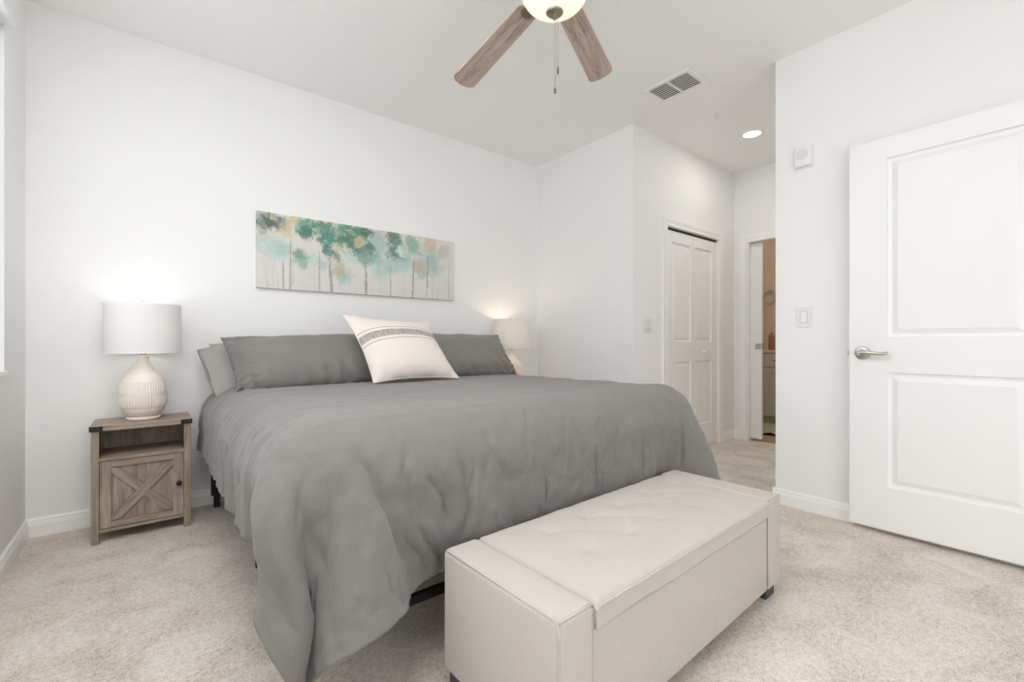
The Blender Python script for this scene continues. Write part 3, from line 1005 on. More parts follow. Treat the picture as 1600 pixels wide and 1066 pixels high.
for x in (BX0 + 0.003, (BX0 + BX1_) / 2 - 0.016, BX1_ - 0.035):
    for y in (BYF + 0.002, 2.262, BYH - 0.062):
        dx = 0.060 if (y > 2 and y < 3 and x < 1) else 0.0
        obj('leg', one_box(x + dx, x + dx + 0.032, y, y + 0.026, 0, Zf - 0.038, bev=0.002), M['black_metal'], bed)
obj('back_brace', one_box(BX0 - 0.006, BX0 + 0.006, BYH - 0.012, BYH, 0.06, Zf - 0.04), M['black_metal'], bed)

MZ = 0.690
bm = one_box(BX0 - 0.006, BX1_ + 0.006, BYF - 0.004, BYH, Zf, MZ, bev=0.075, seg=5)
tag(obj('mattress', bm, M['mattress'], None, 50), 'king mattress lying under the grey duvet', 'mattress')


# duvet: position-based cloth draped over the mattress, computed here
def drape(step):
    rng = np.random.default_rng(3)
    X0, X1, Y0, Y1 = BX0 - DROP_L, BX1_ + DROP_R, BYF - DROP_F, 3.285
    nx = int(round((X1 - X0) / step)) + 1
    ny = int(round((Y1 - Y0) / step)) + 1
    gx, gy = np.meshgrid(np.linspace(X0, X1, nx), np.linspace(Y0, Y1, ny))
    gy = gy.copy(); gx = gx.copy()
    # foot hem a touch deeper towards the left
    gy -= SKEW_F * np.clip((1.0 - gx) / 1.0, 0, 1) ** 1.3 * np.clip((1.9 - gy) / 1.0, 0, 1)
    gx += SKEW_L * np.clip((0.5 - gx) / 0.5, 0, 1) * np.clip((1.9 - gy) / 1.0, 0, 1)
    rest = np.stack([gx, gy, np.full_like(gx, 0.80)], -1)
    # start with the overhang already folded down past the mattress edges
    oa = np.maximum(BX0 + 0.06 - gx, 0); ob = np.maximum(BYF + 0.06 - gy, 0); oc = np.maximum(gx - BX1_ - 0.0, 0)
    P = rest.copy()
    P[..., 0] += 0.62 * oa - 0.62 * oc
    P[..., 1] += 0.80 * ob
    both = np.minimum(oa, ob)
    P[..., 0] += PUSH[0] * both
    P[..., 1] -= PUSH[1] * both
    P[..., 2] -= 0.85 * np.sqrt((0.78 * np.maximum(oa, oc)) ** 2 + (0.95 * ob) ** 2)
    loose = 1.0 + 0.05 * (smooth_noise(ny, nx, (6, 7), rng) - 0.35) + 0.015 * (smooth_noise(ny, nx, (16, 18), rng) - 0.4)
    V = np.zeros_like(P)
    lo = np.array([BX0 - 0.006, BYF - 0.004, 0.30]); hi = np.array([BX1_ + 0.006, BYH, MZ])
    rad = 0.13
    skin = 0.05
    ca, sa = math.cos(BROT), math.sin(BROT)

    def sdf_box(Q, lo, hi, r, skin):
        c = (lo + hi) / 2; h = (hi - lo) / 2 - r
        d = Q - c
        q = np.abs(d) - h
        qo = np.maximum(q, 0)
        L = np.linalg.norm(qo, axis=-1)
        ins = np.minimum(q.max(-1), 0)
        dist = L + ins - r - skin
        n = np.where(L[..., None] > 1e-9, qo / np.maximum(L, 1e-9)[..., None], 0)
        ax = q.argmax(-1)
        e = np.eye(3)[ax]
        n = np.where(L[..., None] > 1e-9, n, e) * np.sign(d)
        return dist, n

    def n_up(Q):
        return (Q[:, 2] - 0.5) / 0.2

    cons = []

    def add(di, dj, comp):
        """distance constraint between (j,i) and (j+dj,i+di), split so that no vertex repeats inside a batch"""
        js = slice(max(0, -dj), ny - max(0, dj)); is_ = slice(max(0, -di), nx - max(0, di))
        J, I = np.meshgrid(np.arange(ny)[js], np.arange(nx)[is_], indexing='ij')
        J, I = J.ravel(), I.ravel()
        key = (I // abs(di) if di else J // abs(dj)) % 2
        for k in (0, 1):
            s = key == k
            a = J[s] * nx + I[s]; b = (J[s] + dj) * nx + I[s] + di
            RR = rest.reshape(-1, 3)
            L = np.linalg.norm(RR[a] - RR[b], axis=1) * 0.5 * (loose.ravel()[a] + loose.ravel()[b])
            cons.append((a, b, L, comp))
    for d in ((1, 0), (0, 1)):
        add(*d, 0.0)
    for d in ((1, 1), (1, -1)):
        add(*d, 2e-5)
    for d in ((2, 0), (0, 2)):
        add(*d, 1e-4)
    for d in ((4, 0), (0, 4)):
        add(*d, 2e-4)
    for d in ((8, 0), (0, 8)):
        add(*d, BEND8)
    N = nx * ny
    P = P.reshape(-1, 3); V = V.reshape(-1, 3)
    pin = (gy > 2.9).ravel() & (gx > BX0 + 0.05).ravel() & (gx < BX1_ - 0.05).ravel()
    P[:, 2] += 0.004 * rng.random(N)
    dt = 1 / 60 / 5
    steps = 700
    for it in range(steps):
        V[:, 2] -= 9.8 * dt
        V *= 0.985 if it < steps * 0.6 else 0.95
        Q = P + V * dt
        for (a, b, L, comp) in cons:
            d = Q[a] - Q[b]
            l = np.sqrt((d * d).sum(1)) + 1e-9
            cc = (l - L) / l / (2 + comp / (dt * dt))
            d *= cc[:, None]
            Q[a] -= d
            Q[b] += d
        # collisions with friction
        for k in range(3):
            if k == 0:
                dist, n = sdf_box(Q, lo, hi, rad, skin + 0.022 * np.clip((2.9 - Q[:, 1]) / 1.5, 0, 1) * np.clip(n_up(Q), 0, 1))
            elif k == 1:
                loc = Q - np.array([BOX, BOY, 0])
                lx = loc[:, 0] * ca + loc[:, 1] * sa
                ly = -loc[:, 0] * sa + loc[:, 1] * ca
                gap = np.maximum(np.maximum(-lx, lx - BLEN), 0)
                dist = np.where(Q[:, 2] < BHT + 0.03, ly - BDEP - 0.016 + 0.5 * gap, 1.0)
                n = np.zeros_like(Q); n[:, 0] = -sa; n[:, 1] = ca
                dist = np.where(gap > 0.04, 1.0, dist)
            else:
                dist = Q[:, 2] - 0.02
                n = np.zeros_like(Q); n[:, 2] = 1
            m = dist < 0
            if m.any():
                Q[m] -= dist[m, None] * n[m]
                dq = Q[m] - P[m]
                tn = dq - (dq * n[m]).sum(1, keepdims=True) * n[m]
                Q[m] -= tn * (0.55 if k == 0 else 0.3)
        mw = Q[:, 1] > YB - 0.02
        Q[mw, 1] = YB - 0.02
        Q[pin, :2] = rest.reshape(-1, 3)[pin, :2]
        V = (Q - P) / dt
        sp = np.linalg.norm(V, axis=1)
        V *= np.minimum(1, 3.0 / np.maximum(sp, 1e-6))[:, None]
        P = Q
    return P.reshape(ny, nx, 3), gx, gy


PUSH = (0.7, 1.1)
DROP_L, DROP_R, DROP_F, SKEW_F, SKEW_L, BEND8 = 0.335, 0.34, 0.395, 0.05, 0.06, 3e-3
BOX, BOY, BROT, BLEN, BDEP, BHT = 0.684, 0.690, math.radians(1.85), 1.274, 0.465, 0.400
G, GX, GY = drape(0.026)

# creases pressed into the cloth: (path in flat cloth metres, width, depth)
CREASES = [
    ([(0.47, 1.307), (0.476, 1.261), (0.501, 1.163), (0.52, 1.065), (0.559, 0.961)], 0.022, 0.014),
    ([(0.228, 1.177), (0.173, 1.087), (0.125, 0.983), (0.089, 0.892)], 0.022, 0.006),
    ([(0.682, 1.346), (0.663, 1.26), (0.708, 1.137), (0.734, 1.054), (0.721, 0.955)], 0.016, 0.006),
    ([(0.766, 1.244), (0.779, 1.166), (0.792, 1.062), (0.773, 0.964)], 0.014, 0.01),
    ([(0.818, 1.206), (0.805, 1.082), (0.812, 0.985)], 0.01, 0.008),
    ([(1.396, 1.197), (1.409, 1.074), (1.415, 0.977)], 0.01, 0.008),
    ([(1.714, 1.197), (1.727, 1.08), (1.72, 0.983)], 0.01, 0.008),
    ([(2.038, 1.21), (2.038, 1.074), (2.032, 0.977)], 0.01, 0.008),
    ([(1.117, 1.158), (1.136, 1.055), (1.13, 0.983)], 0.011, 0.007),
    ([(1.13, 1.352), (1.045, 1.223), (1.026, 1.119)], 0.012, 0.005),
    ([(0.604, 1.062), (0.663, 0.979), (0.715, 0.896)], 0.012, 0.008),
    ([(0.507, 1.117), (0.598, 0.996), (0.669, 0.888)], 0.01, 0.005),
    ([(0.637, 1.2), (0.708, 1.111), (0.721, 1.027)], 0.01, 0.007),
    ([(0.29, 1.08), (0.234, 1.003), (0.18, 0.912)], 0.014, 0.006),
    ([(0.424, 1.106), (0.39, 1.012), (0.369, 0.924)], 0.016, 0.006),
    ([(0.466, 1.016), (0.46, 0.936), (0.478, 0.884)], 0.01, 0.006),
    ([(0.344, 1.296), (0.291, 1.247), (0.239, 1.205)], 0.012, 0.005),
    ([(0.299, 2.464), (0.222, 2.406), (0.137, 2.457)], 0.012, 0.008),
    ([(0.341, 1.748), (0.254, 1.694), (0.149, 1.639)], 0.01, 0.004),
    ([(0.369, 1.583), (0.286, 1.441), (0.223, 1.311)], 0.01, 0.004),
    ([(0.319, 2.031), (0.228, 1.992), (0.118, 1.966)], 0.01, 0.004),
    ([(0.896, 1.247), (0.916, 1.182), (0.955, 1.112)], 0.01, 0.005),
    ([(1.298, 1.32), (1.227, 1.197), (1.214, 1.08)], 0.01, 0.004),
    ([(1.584, 1.287), (1.532, 1.158), (1.532, 1.022)], 0.012, 0.004),
    ([(0.63, 1.285), (0.578, 1.205), (0.604, 1.108)], 0.014, 0.005),
]


def refine(G, GX, GY, k):
    """smooth upsampling, then folds, ripples and crumples pushed along the surface normal"""
    def up1(A, k):
        n = A.shape[0]
        t = np.linspace(0, n - 1, (n - 1) * k + 1)
        i = np.minimum(t.astype(int), n - 2)
        f = (t - i).reshape((-1,) + (1,) * (A.ndim - 1))
        p0, p1, p2, p3 = A[np.maximum(i - 1, 0)], A[i], A[i + 1], A[np.minimum(i + 2, n - 1)]
        return 0.5 * (2 * p1 + (p2 - p0) * f + (2 * p0 - 5 * p1 + 4 * p2 - p3) * f ** 2 + (3 * p1 - p0 - 3 * p2 + p3) * f ** 3)

    def up(A):
        return up1(up1(A, k).swapaxes(0, 1), k).swapaxes(0, 1)
    G, GX, GY = up(G), up(GX), up(GY)
    # the hanging left leaf of the corner is tucked in a little
    w_ = np.clip((0.36 - G[..., 0]) / 0.2, 0, 1) * np.clip((0.66 - G[..., 2]) / 0.3, 0, 1) * np.clip((1.62 - G[..., 1]) / 0.22, 0, 1)
    w_ = w_ * w_ * (3 - 2 * w_)
    G[..., 0] += 0.130 * w_
    G[..., 2] -= 0.100 * w_
    G[..., 0] -= 0.035 * w_ * np.clip((0.36 - G[..., 2]) / 0.25, 0, 1)
    # the side hangs straight behind that corner
    sl = (GX < BX0) & (G[..., 1] > 1.48)
    bl_ = np.clip((G[..., 1] - 1.48) / 0.15, 0, 1)
    G[..., 0] = np.where(sl, np.maximum(G[..., 0], 0.243 * bl_ + (1 - bl_) * G[..., 0]), G[..., 0])
    low_ = 0.372
    G[..., 2] = np.where(sl & (G[..., 2] < low_), low_ + (G[..., 2] - low_) * (0.25 * bl_ + 1 - bl_), G[..., 2])
    ny, nx = GX.shape
    rng = np.random.default_rng(12)

    def sn(r, c):
        return smooth_noise(ny, nx, (r, c), rng) - 0.5
    left = np.clip((BX0 + 0.12 - GX) / 0.16, 0, 1)
    foot = np.clip((BYF + 0.12 - GY) / 0.16, 0, 1)
    right = np.clip((GX - BX1_ + 0.12) / 0.16, 0, 1)
    side = np.maximum(left, right)
    top = 1 - np.clip(side + foot, 0, 1)
    D = 0.009 * sn(52, 7) * side * (1 - 0.7 * foot) + 0.006 * sn(95, 9) * side * (1 - 0.7 * foot)
    rf = sn(5, 24)
    D += (0.010 * rf - 0.006 * np.clip(0.10 - np.abs(rf), 0, 1) / 0.10 * (sn(6, 6) + 0.5)) * foot
    D += 0.005 * sn(7, 70) * foot
    D += (0.006 * sn(22, 5) + 0.004 * sn(48, 8)) * top
    D += (0.0045 * sn(62, 66) + 0.0030 * sn(130, 140)) * (1 - 0.6 * top)
    D += 0.005 * sn(6, 48) * foot
    for pts, wd, am in CREASES:
        if len(pts) < 2:
            continue
        best = np.full(GX.shape, 9.0)
        sgn = np.ones(GX.shape)
        tt = np.zeros(GX.shape)
        L = len(pts) - 1
        wob = 0.008 * sn(40, 42)
        for q in range(L):
            (ax, ay), (bx, by) = pts[q], pts[q + 1]
            dx, dy = bx - ax, by - ay
            l2 = dx * dx + dy * dy + 1e-9
            t = np.clip(((GX - ax) * dx + (GY - ay) * dy) / l2, 0, 1)
            ex, ey = GX - ax - t * dx, GY - ay - t * dy
            d = np.hypot(ex, ey)
            m = d < best
            best = np.where(m, d, best)
            sgn = np.where(m, np.sign(dx * ey - dy * ex), sgn)
            tt = np.where(m, (q + t) / L, tt)
        sd = best * sgn + wob
        taper = np.clip(tt / 0.3, 0, 1) * np.where(tt > 0.98, np.clip(1.4 - best / wd * 0.7, 0, 1), 1)
        if pts[-1][1] > 0.93:
            taper = taper * np.clip((1 - tt) / 0.22, 0, 1)
        D += am * taper * (-np.exp(-(sd / wd) ** 2) + 0.75 * np.exp(-((sd - 1.7 * wd) / (1.2 * wd)) ** 2) + 0.3 * np.exp(-((sd + 2.0 * wd) / (1.4 * wd)) ** 2))
    du = np.gradient(G, axis=1)
    dv_ = np.gradient(G, axis=0)
    N = np.cross(du, dv_)
    N /= np.linalg.norm(N, axis=-1, keepdims=True) + 1e-9
    # nothing may sink into the mattress under it
    return G + N * np.maximum(1.25 * D, -0.03)[..., None]


G = refine(G, GX, GY, 3)
ny, nx = G.shape[:2]
me = bpy.data.meshes.new('duvet')
idx = np.arange(ny * nx).reshape(ny, nx)
quads = np.stack([idx[:-1, :-1], idx[:-1, 1:], idx[1:, 1:], idx[1:, :-1]], -1).reshape(-1, 4)
me.from_pydata(G.reshape(-1, 3).tolist(), [], quads.tolist())
me.materials.append(M['duvet'])
me.shade_smooth()
dv = bpy.data.objects.new('duvet', me)
C.objects.link(dv)
tag(dv, 'large grey linen duvet draped over the bed down to the carpet at its corner', 'duvet')
md = dv.modifiers.new('thick', 'SOLIDIFY'); md.thickness = 0.014; md.offset = 0.6


# ------------------------------------------------------------------ pillows
def fbm(x, y, z, s):
    return noise.fractal(Vector((x * s, y * s, z * s)), 1.0, 2.0, 3)


def pillow_mesh(BLc, BRc, TRc, TLc, thick, n=(56, 34), bow=0.05, pw=2.2, wrinkle=None, seed=0.0, sag=0.0, backf=0.8, uvwarp=None, ear=None):
    """closed pillow; corners given, front bulges along the right-handed normal"""
    BLc, BRc, TRc, TLc = map(Vector, (BLc, BRc, TRc, TLc))
    nrm = (BRc - BLc + TRc - TLc).cross(TLc - BLc + TRc - BRc).normalized()
    bm = B()
    uvl = bm.loops.layers.uv.new('pattern')
    nu, nv = n
    grids = []
    uvs = {}
    for side in (1, -1):
        g = []
        for j in range(nv + 1):
            row = []
            for i in range(nu + 1):
                # denser sampling near the rim
                u = -math.cos(PI * i / nu); v = -math.cos(PI * j / nv)
                u = 0.6 * u + 0.4 * (2 * i / nu - 1); v = 0.6 * v + 0.4 * (2 * j / nv - 1)
                edge = (i in (0, nu)) or (j in (0, nv))
                if edge and side == -1:
                    row.append(grids[0][j][i]); continue
                uu = u * (1 - bow * (1 - v * v) * abs(u) ** 3)
                vv = v * (1 - bow * 1.1 * (1 - u * u) * abs(v) ** 3)
                a, b = (uu + 1) / 2, (vv + 1) / 2
                p = BLc * (1 - a) * (1 - b) + BRc * a * (1 - b) + TRc * a * b + TLc * (1 - a) * b
                t = thick * (max(0, 1 - abs(u) ** pw) ** 0.62) * (max(0, 1 - abs(v) ** pw) ** 0.62)
                t *= 1 - sag * v
                k = 1.0 if side == 1 else -backf
                d = t * k
                if wrinkle and side == 1:
                    d += wrinkle(u, v, p, seed)
                elif not edge:
                    d += 0.004 * fbm(p.x, p.y, p.z + seed, 9) * k
                if edge:
                    d += 0.004 * fbm(p.x + seed, p.y, p.z, 14)
                vert = bm.verts.new(p + nrm * d)
                uvs[vert] = ((u + 1) / 2, (v + 1) / 2)
                row.append(vert)
            g.append(row)
        grids.append(g)
    for s, g in enumerate(grids):
        for j in range(nv):
            for i in range(nu):
                q = [g[j][i], g[j][i + 1], g[j + 1][i + 1], g[j + 1][i]]
                if s: q.reverse()
                try:
                    f = bm.faces.new(q)
                except ValueError:
                    continue
                for lp in f.loops:
                    lp[uvl].uv = uvs[lp.vert]
    rim = [grids[0][0][i].co.copy() for i in range(nu)] + [grids[0][j][nu].co.copy() for j in range(nv)] + [grids[0][nv][i].co.copy() for i in range(nu, 0, -1)] + [grids[0][j][0].co.copy() for j in range(nv, 0, -1)]
    return bm, rim, nrm


def sham_wrinkle(ls, rs):
    def f(u, v, p, seed):
        d = 0.010 * fbm(p.x, p.y * 1.4, p.z * 1.4 + seed, 5)
        # gathers running in from the short seams
        for s, amt in ((-1, ls), (1, rs)):
            e = max(0, 1 - abs(u - s) / 0.42)
            if e > 0:
                ph = v * 30 + 3.0 * fbm(p.x, p.y, p.z + seed, 6) + seed
                d += amt * e * e * (0.4 + 0.6 * (abs(u) < 0.985)) * 1.6 * math.sin(ph) * (1 - 0.3 * v * v)
        # creases fanning up from the lower seam
        e = max(0, 1 - (v + 1) / 0.75)
        ph = u * 30 + v * 5 + 3.5 * fbm(p.x + seed, p.y, p.z, 5)
        d += 0.020 * e * math.sin(ph) * (0.25 + max(0, fbm(p.x * 1.5, seed, 3, 2.2) + 0.5))
        return d * max(0, min(1, (1 - abs(u)) / 0.015 + 0.25)) * max(0, min(1, (1 - abs(v)) / 0.03 + 0.2))
    return f


def fringe(rim, nrm, out, seed, per=1):
    """short frayed threads along a seam"""
    rnd = random.Random(seed)
    bm = B()
    n = len(rim)
    cen = sum(rim, Vector()) / n
    for i in range(n):
        a, b = rim[i], rim[(i + 1) % n]
        seg = max(1, int((b - a).length / 0.0045))
        d = (b - a).normalized() if (b - a).length > 1e-6 else Vector((1, 0, 0))
        o = d.cross(nrm)
        if o.dot((a + b) / 2 - cen) < 0: o = -o
        o.normalize()
        for k in range(seg):
            p = a.lerp(b, (k + rnd.random()) / seg)
            L = out * rnd.uniform(0.5, 1.2)
            q = p + o * L + d * rnd.uniform(-0.6, 0.6) * L + nrm * rnd.uniform(-0.7, 0.7) * L
            w_ = 0.0012
            tube(bm, [p - o * 0.003, (p + q) / 2 + nrm * rnd.uniform(-.3, .3) * L, q], [w_, w_, w_ * 0.6], 4)
    return bm


SG = 'dark grey king pillows leaning at the head of the bed'
for (cs, label, ls, rs, sd) in (
        (((0.362, 2.715, 0.742), (1.275, 2.770, 0.748), (1.275, 3.035, 1.060), (0.325, 3.035, 1.022)), 'left dark grey king pillow with gathered frayed edge', 0.017, 0.008, 1.3),
        (((1.330, 2.770, 0.748), (2.292, 2.775, 0.742), (2.290, 3.035, 1.058), (1.330, 3.035, 1.062)), 'right dark grey king pillow in front of the far lamp', 0.006, 0.005, 5.1)):
    t = thing('pillow', label, 'pillow', (0, 0, 0), 0, SG)
    bm, rim, nrm = pillow_mesh(*cs, thick=0.085, bow=0.035, pw=3.0, backf=0.45, wrinkle=sham_wrinkle(ls, rs), seed=sd, sag=0.12)
    obj('pillow_cover', bm, M['sham'], t, True)
    obj('frayed_trim', fringe(rim, nrm, 0.006, int(sd * 10)), M['sham'], t)

# light grey pillow with an open folded pillowcase end, propped on the wall behind
t = thing('pillow', 'light grey pillow with open case end tucked behind the left dark pillow', 'pillow')
BLc, BRc, TRc, TLc = (0.292, 3.020, 0.700), (1.02, 3.020, 0.745), (1.02, 3.255, 1.045), (0.228, 3.215, 0.950)


def case_wrinkle(u, v, p, seed):
    return 0.005 * math.sin(v * 11 + 3 * fbm(p.x, p.y, p.z, 6)) * max(0, 1 - (u + 1) / 0.6) + 0.004 * fbm(p.x, p.y, p.z, 8)


bm, rim, nrm = pillow_mesh((0.335, 3.020, 0.715), BRc, TRc, (0.285, 3.215, 0.985), thick=0.060, bow=0.03, pw=3.2, wrinkle=case_wrinkle, seed=2.2)
pc = obj('pillow_cover', bm, M['pillowcase'], t, True)
# the open cuff: two fabric leaves past the pillow end, the front one folded
bm = B()


def sheet(pts, nu=10, nv=10, amp=0.003, seed=0.0):
    a, b, c, d = map(Vector, pts)
    nn = (b - a).cross(d - a).normalized()
    g = []
    for j in range(nv + 1):
        r = []
        for i in range(nu + 1):
            x, y = i / nu, j / nv
            p = a * (1 - x) * (1 - y) + b * x * (1 - y) + c * x * y + d * (1 - x) * y
            r.append(bm.verts.new(p + nn * amp * (math.sin(9 * y + seed) * (1 - x) + 0.5 * math.sin(14 * x + 5 * y + seed))))
        g.append(r)
    for j in range(nv):
        for i in range(nu):
            bm.faces.new((g[j][i], g[j][i + 1], g[j + 1][i + 1], g[j + 1][i]))


sheet(((0.300, 2.985, 0.690), (0.420, 2.965, 0.745), (0.385, 3.130, 1.005), (0.232, 3.175, 0.945)), amp=0.003)
sheet(((0.296, 3.045, 0.690), (0.420, 3.075, 0.735), (0.385, 3.245, 0.995), (0.226, 3.230, 0.952)), amp=0.004, seed=2.0)
cf = obj('open_cuff', bm, M['pillowcase'], t, True)
md = cf.modifiers.new('thick', 'SOLIDIFY'); md.thickness = 0.004
bm = B()
tube(bm, [(0.300, 2.983, 0.690), (0.268, 3.075, 0.82), (0.231, 3.174, 0.946)], 0.0032, 8)
obj('hem', bm, M['sham'], cf, True)

# striped cushion
k = NT('striped_cushion_fabric')
uvn = k.n('ShaderNodeUVMap', uv_map='pattern')
sep = k.n('ShaderNodeSeparateXYZ')
k.l(uvn, 'UV', sep, 'Vector')
one = k.n('ShaderNodeMath', operation='SUBTRACT'); one.inputs[0].default_value = 1.0; k.l(sep, 'X', one, 1)
pwn = k.n('ShaderNodeMath', operation='POWER'); k.l(one, 'Value', pwn, 0); pwn.inputs[1].default_value = 2.6
sv = k.n('ShaderNodeMath', operation='MULTIPLY_ADD'); k.l(pwn, 'Value', sv, 0); sv.inputs[1].default_value = 0.10; k.l(sep, 'Y', sv, 2)
rp = k.ramp([(0.0, (0, 0, 0))])
rp.color_ramp.interpolation = 'CONSTANT'
el = rp.color_ramp.elements
el[0].position = 0.0
marks = [(0.565, 1), (0.575, 0), (0.615, 0.5), (0.725, 0), (0.765, 1), (0.775, 0)]
el[1].position = marks[0][0]; el[1].color = (1, 1, 1, 1)
for p_, v_ in marks[1:]:
    e_ = el.new(p_); e_.color = (v_, v_, v_, 1)
k.l(sv, 'Value', rp, 'Fac')
mp = k.n('ShaderNodeMapping'); mp.inputs['Scale'].default_value = (60, 3, 1); k.l(uvn, 'UV', mp, 'Vector')
hz_ = k.noise(mp, 1.6, 3, 0.7, 0.4)
hr = k.ramp([(0.30, (0.25, 0.25, 0.25)), (0.62, (1, 1, 1))]); k.l(hz_, 'Fac', hr, 'Fac')
isband = k.n('ShaderNodeMath', operation='COMPARE'); k.l(rp, 'Color', isband, 0); isband.inputs[1].default_value = 0.5; isband.inputs[2].default_value = 0.1
isline = k.n('ShaderNodeMath', operation='GREATER_THAN'); k.l(rp, 'Color', isline, 0); isline.inputs[1].default_value = 0.8
bandv = k.n('ShaderNodeMath', operation='MULTIPLY'); k.l(isband, 'Value', bandv, 0); k.l(hr, 'Color', bandv, 1)
ln = k.n('ShaderNodeMath', operation='MULTIPLY'); k.l(isline, 'Value', ln, 0); ln.inputs[1].default_value = 0.75
tot = k.n('ShaderNodeMath', operation='ADD', use_clamp=True); k.l(bandv, 'Value', tot, 0); k.l(ln, 'Value', tot, 1)
cm = k.n('ShaderNodeMix', data_type='RGBA')
k.l(tot, 'Value', cm, 'Factor')
cm.inputs['A'].default_value = lin(230, 222, 216) + (1,)
cm.inputs['B'].default_value = lin(134, 131, 128) + (1,)
k.l(cm, 'Result', k.b, 'Base Color')
k.b.inputs['Roughness'].default_value = 0.9
k.b.inputs['Sheen Weight'].default_value = 0.15
vv = k.coords()
bp_ = k.bump(k.noise(vv, 600, 2), 'Fac', 0.25, 0.002)
k.bump(k.noise(vv, 16, 3, 0.5, 0.8), 'Fac', 0.10, 0.02, bp_)


def cush_wrinkle(u, v, p, seed):
    d = 0.005 * fbm(p.x, p.y, p.z + seed, 5)
    e = max(0, 1 - (v + 1) / 0.5)
    d += 0.006 * e * math.sin(u * 12 + 2 * fbm(p.x, p.y, p.z, 6))
    e = max(0, 1 - (1 + u) / 0.5)
    d += 0.004 * e * math.sin(v * 10 + 1)
    return d * max(0, min(1, (1 - abs(u)) / 0.05)) * max(0, min(1, (1 - abs(v)) / 0.05))


t = thing('cushion', 'square cream cushion with a grey woven stripe in the middle of the bed', 'cushion')
bm, rim, nrm = pillow_mesh((1.010, 2.520, 0.765), (1.572, 2.500, 0.765), (1.522, 2.830, 1.135), (0.930, 2.790, 1.165), thick=0.088, n=(48, 48), bow=0.085, pw=2.4, wrinkle=cush_wrinkle, seed=8.0, sag=0.22)
obj('cushion_cover', bm, k.m, t, True)
bm = B()
tube(bm, rim + rim[:1], 0.0035, 8, caps=False)
M['cushion_seam'] = fabric('cream_piping', lin(232, 222, 214), 0.05, 700)
obj('piping', bm, M['cushion_seam'], t, True)


# ------------------------------------------------------------------ storage bench at the foot of the bed
bench = thing('storage_bench', 'beige upholstered storage bench with tufted lid at the foot of the bed', 'bench', (BOX, BOY, 0), BROT)
AW = 0.122
LB = 0.050


def arm(x0, x1):
    bm = B()
    nseg = 8
    # rounded arm: profile in x-z is square with soft top, slight crown; rounded vertical edges by bevel
    box(bm, x0, x1, 0, BDEP, LB, BHT, bev=0.018, seg=4)
    return bm


for x0, x1 in ((0, AW), (BLEN - AW, BLEN)):
    a = obj('arm', arm(x0, x1), M['bench'], bench, 45)
    bm = B()
    pz = BHT - 0.005
    r_ = 0.0028
    e = 0.005
    # welt along the outer top edge, front edge and down the front corners
    xo = x0 if x0 == 0 else x1
    s = 1 if x0 == 0 else -1
    tube(bm, [(xo + s * e, BDEP - 0.02, pz), (xo + s * e, 0.02, pz), (xo + s * e, e + 0.004, pz - 0.006), (xo + s * e, e, pz - 0.02), (xo + s * e, e, LB + 0.02)], r_, 8)
    xi = x1 if x0 == 0 else x0
    tube(bm, [(xo + s * e, e, pz), (xi - s * 0.01, e, pz)], r_, 8)
    tube(bm, [(xi - s * 0.004, e, pz - 0.01), (xi - s * 0.004, e, LB + 0.02)], r_ * 0.8, 8)
    obj('welt', bm, M['bench'], a, True)
obj('storage_box', one_box(AW - 0.004, BLEN - AW + 0.004, 0.006, BDEP - 0.004, LB, 0.332, bev=0.010, seg=3), M['bench'], bench, 45)
# lid: padded heightfield with button tufts
TUF = [(x, y) for x in (0.280, 0.465, 0.650, 0.835, 1.020) for y in (0.170, 0.335)]
TUF = [(x + 0.03, y) for x, y in TUF]


def lid_mesh():
    bm = B()
    x0, x1, y0, y1, zb, zt = AW + 0.003, BLEN - AW - 0.003, -0.002, BDEP - 0.002, 0.338, 0.398
    nx, ny = 130, 62
    g = []
    for j in range(ny + 1):
        r = []
        for i in range(nx + 1):
            u, v = i / nx, j / ny
            x, y = x0 + (x1 - x0) * u, y0 + (y1 - y0) * v
            ex = min(x - x0, x1 - x); ey = min(y - y0, y1 - y)
            crown = 0.020 * (1 - math.exp(-min(ex, ey * 1.0) / 0.055))
            z = zt - 0.004 + crown * 0.9
            dip = 0.0
            for tx, ty in TUF:
                d = math.hypot(x - tx, y - ty)
                dip += 0.015 * math.exp(-(d / 0.030) ** 1.3)
            # soft pulls between neighbouring tufts
            for a_ in range(len(TUF)):
                tx, ty = TUF[a_]
                for bx, by in TUF[a_ + 1:]:
                    L = math.hypot(bx - tx, by - ty)
                    if 0.2 < L < 0.27:
                        q = ((x - tx) * (bx - tx) + (y - ty) * (by - ty)) / (L * L)
                        if 0 < q < 1:
                            dd = abs((x - tx) * (by - ty) - (y - ty) * (bx - tx)) / L
                            dip += 0.0028 * math.exp(-(dd / 0.010) ** 2) * (1 - 4 * (q - .5) ** 2 * 0.5)
            z -= dip
            z += 0.002 * noise.noise(Vector((x * 14, y * 14, 3)))
            rr = 0.008
            for e_ in (ex, ey):
                if e_ < rr:
                    z -= rr - math.sqrt(max(0, rr * rr - (rr - e_) ** 2))
            r.append(bm.verts.new((x, y, z)))
        g.append(r)
    for j in range(ny):
        for i in range(nx):
            bm.faces.new((g[j][i], g[j][i + 1], g[j + 1][i + 1], g[j + 1][i]))
    per = [(i, 0) for i in range(nx)] + [(nx, j) for j in range(ny)] + [(i, ny) for i in range(nx, 0, -1)] + [(0, j) for j in range(ny, 0, -1)]
    low = [bm.verts.new((g[j][i].co.x, g[j][i].co.y, zb + (0.004 * noise.noise(Vector((g[j][i].co.x * 5, 0, 9))) if j == 0 else 0))) for i, j in per]
    n = len(per)
    for q in range(n):
        a, b = per[q], per[(q + 1) % n]
        bm.faces.new((g[a[1]][a[0]], low[q], low[(q + 1) % n], g[b[1]][b[0]]))
    bm.faces.new(low)
    return bm, [g[j][i].co.copy() for i, j in per]


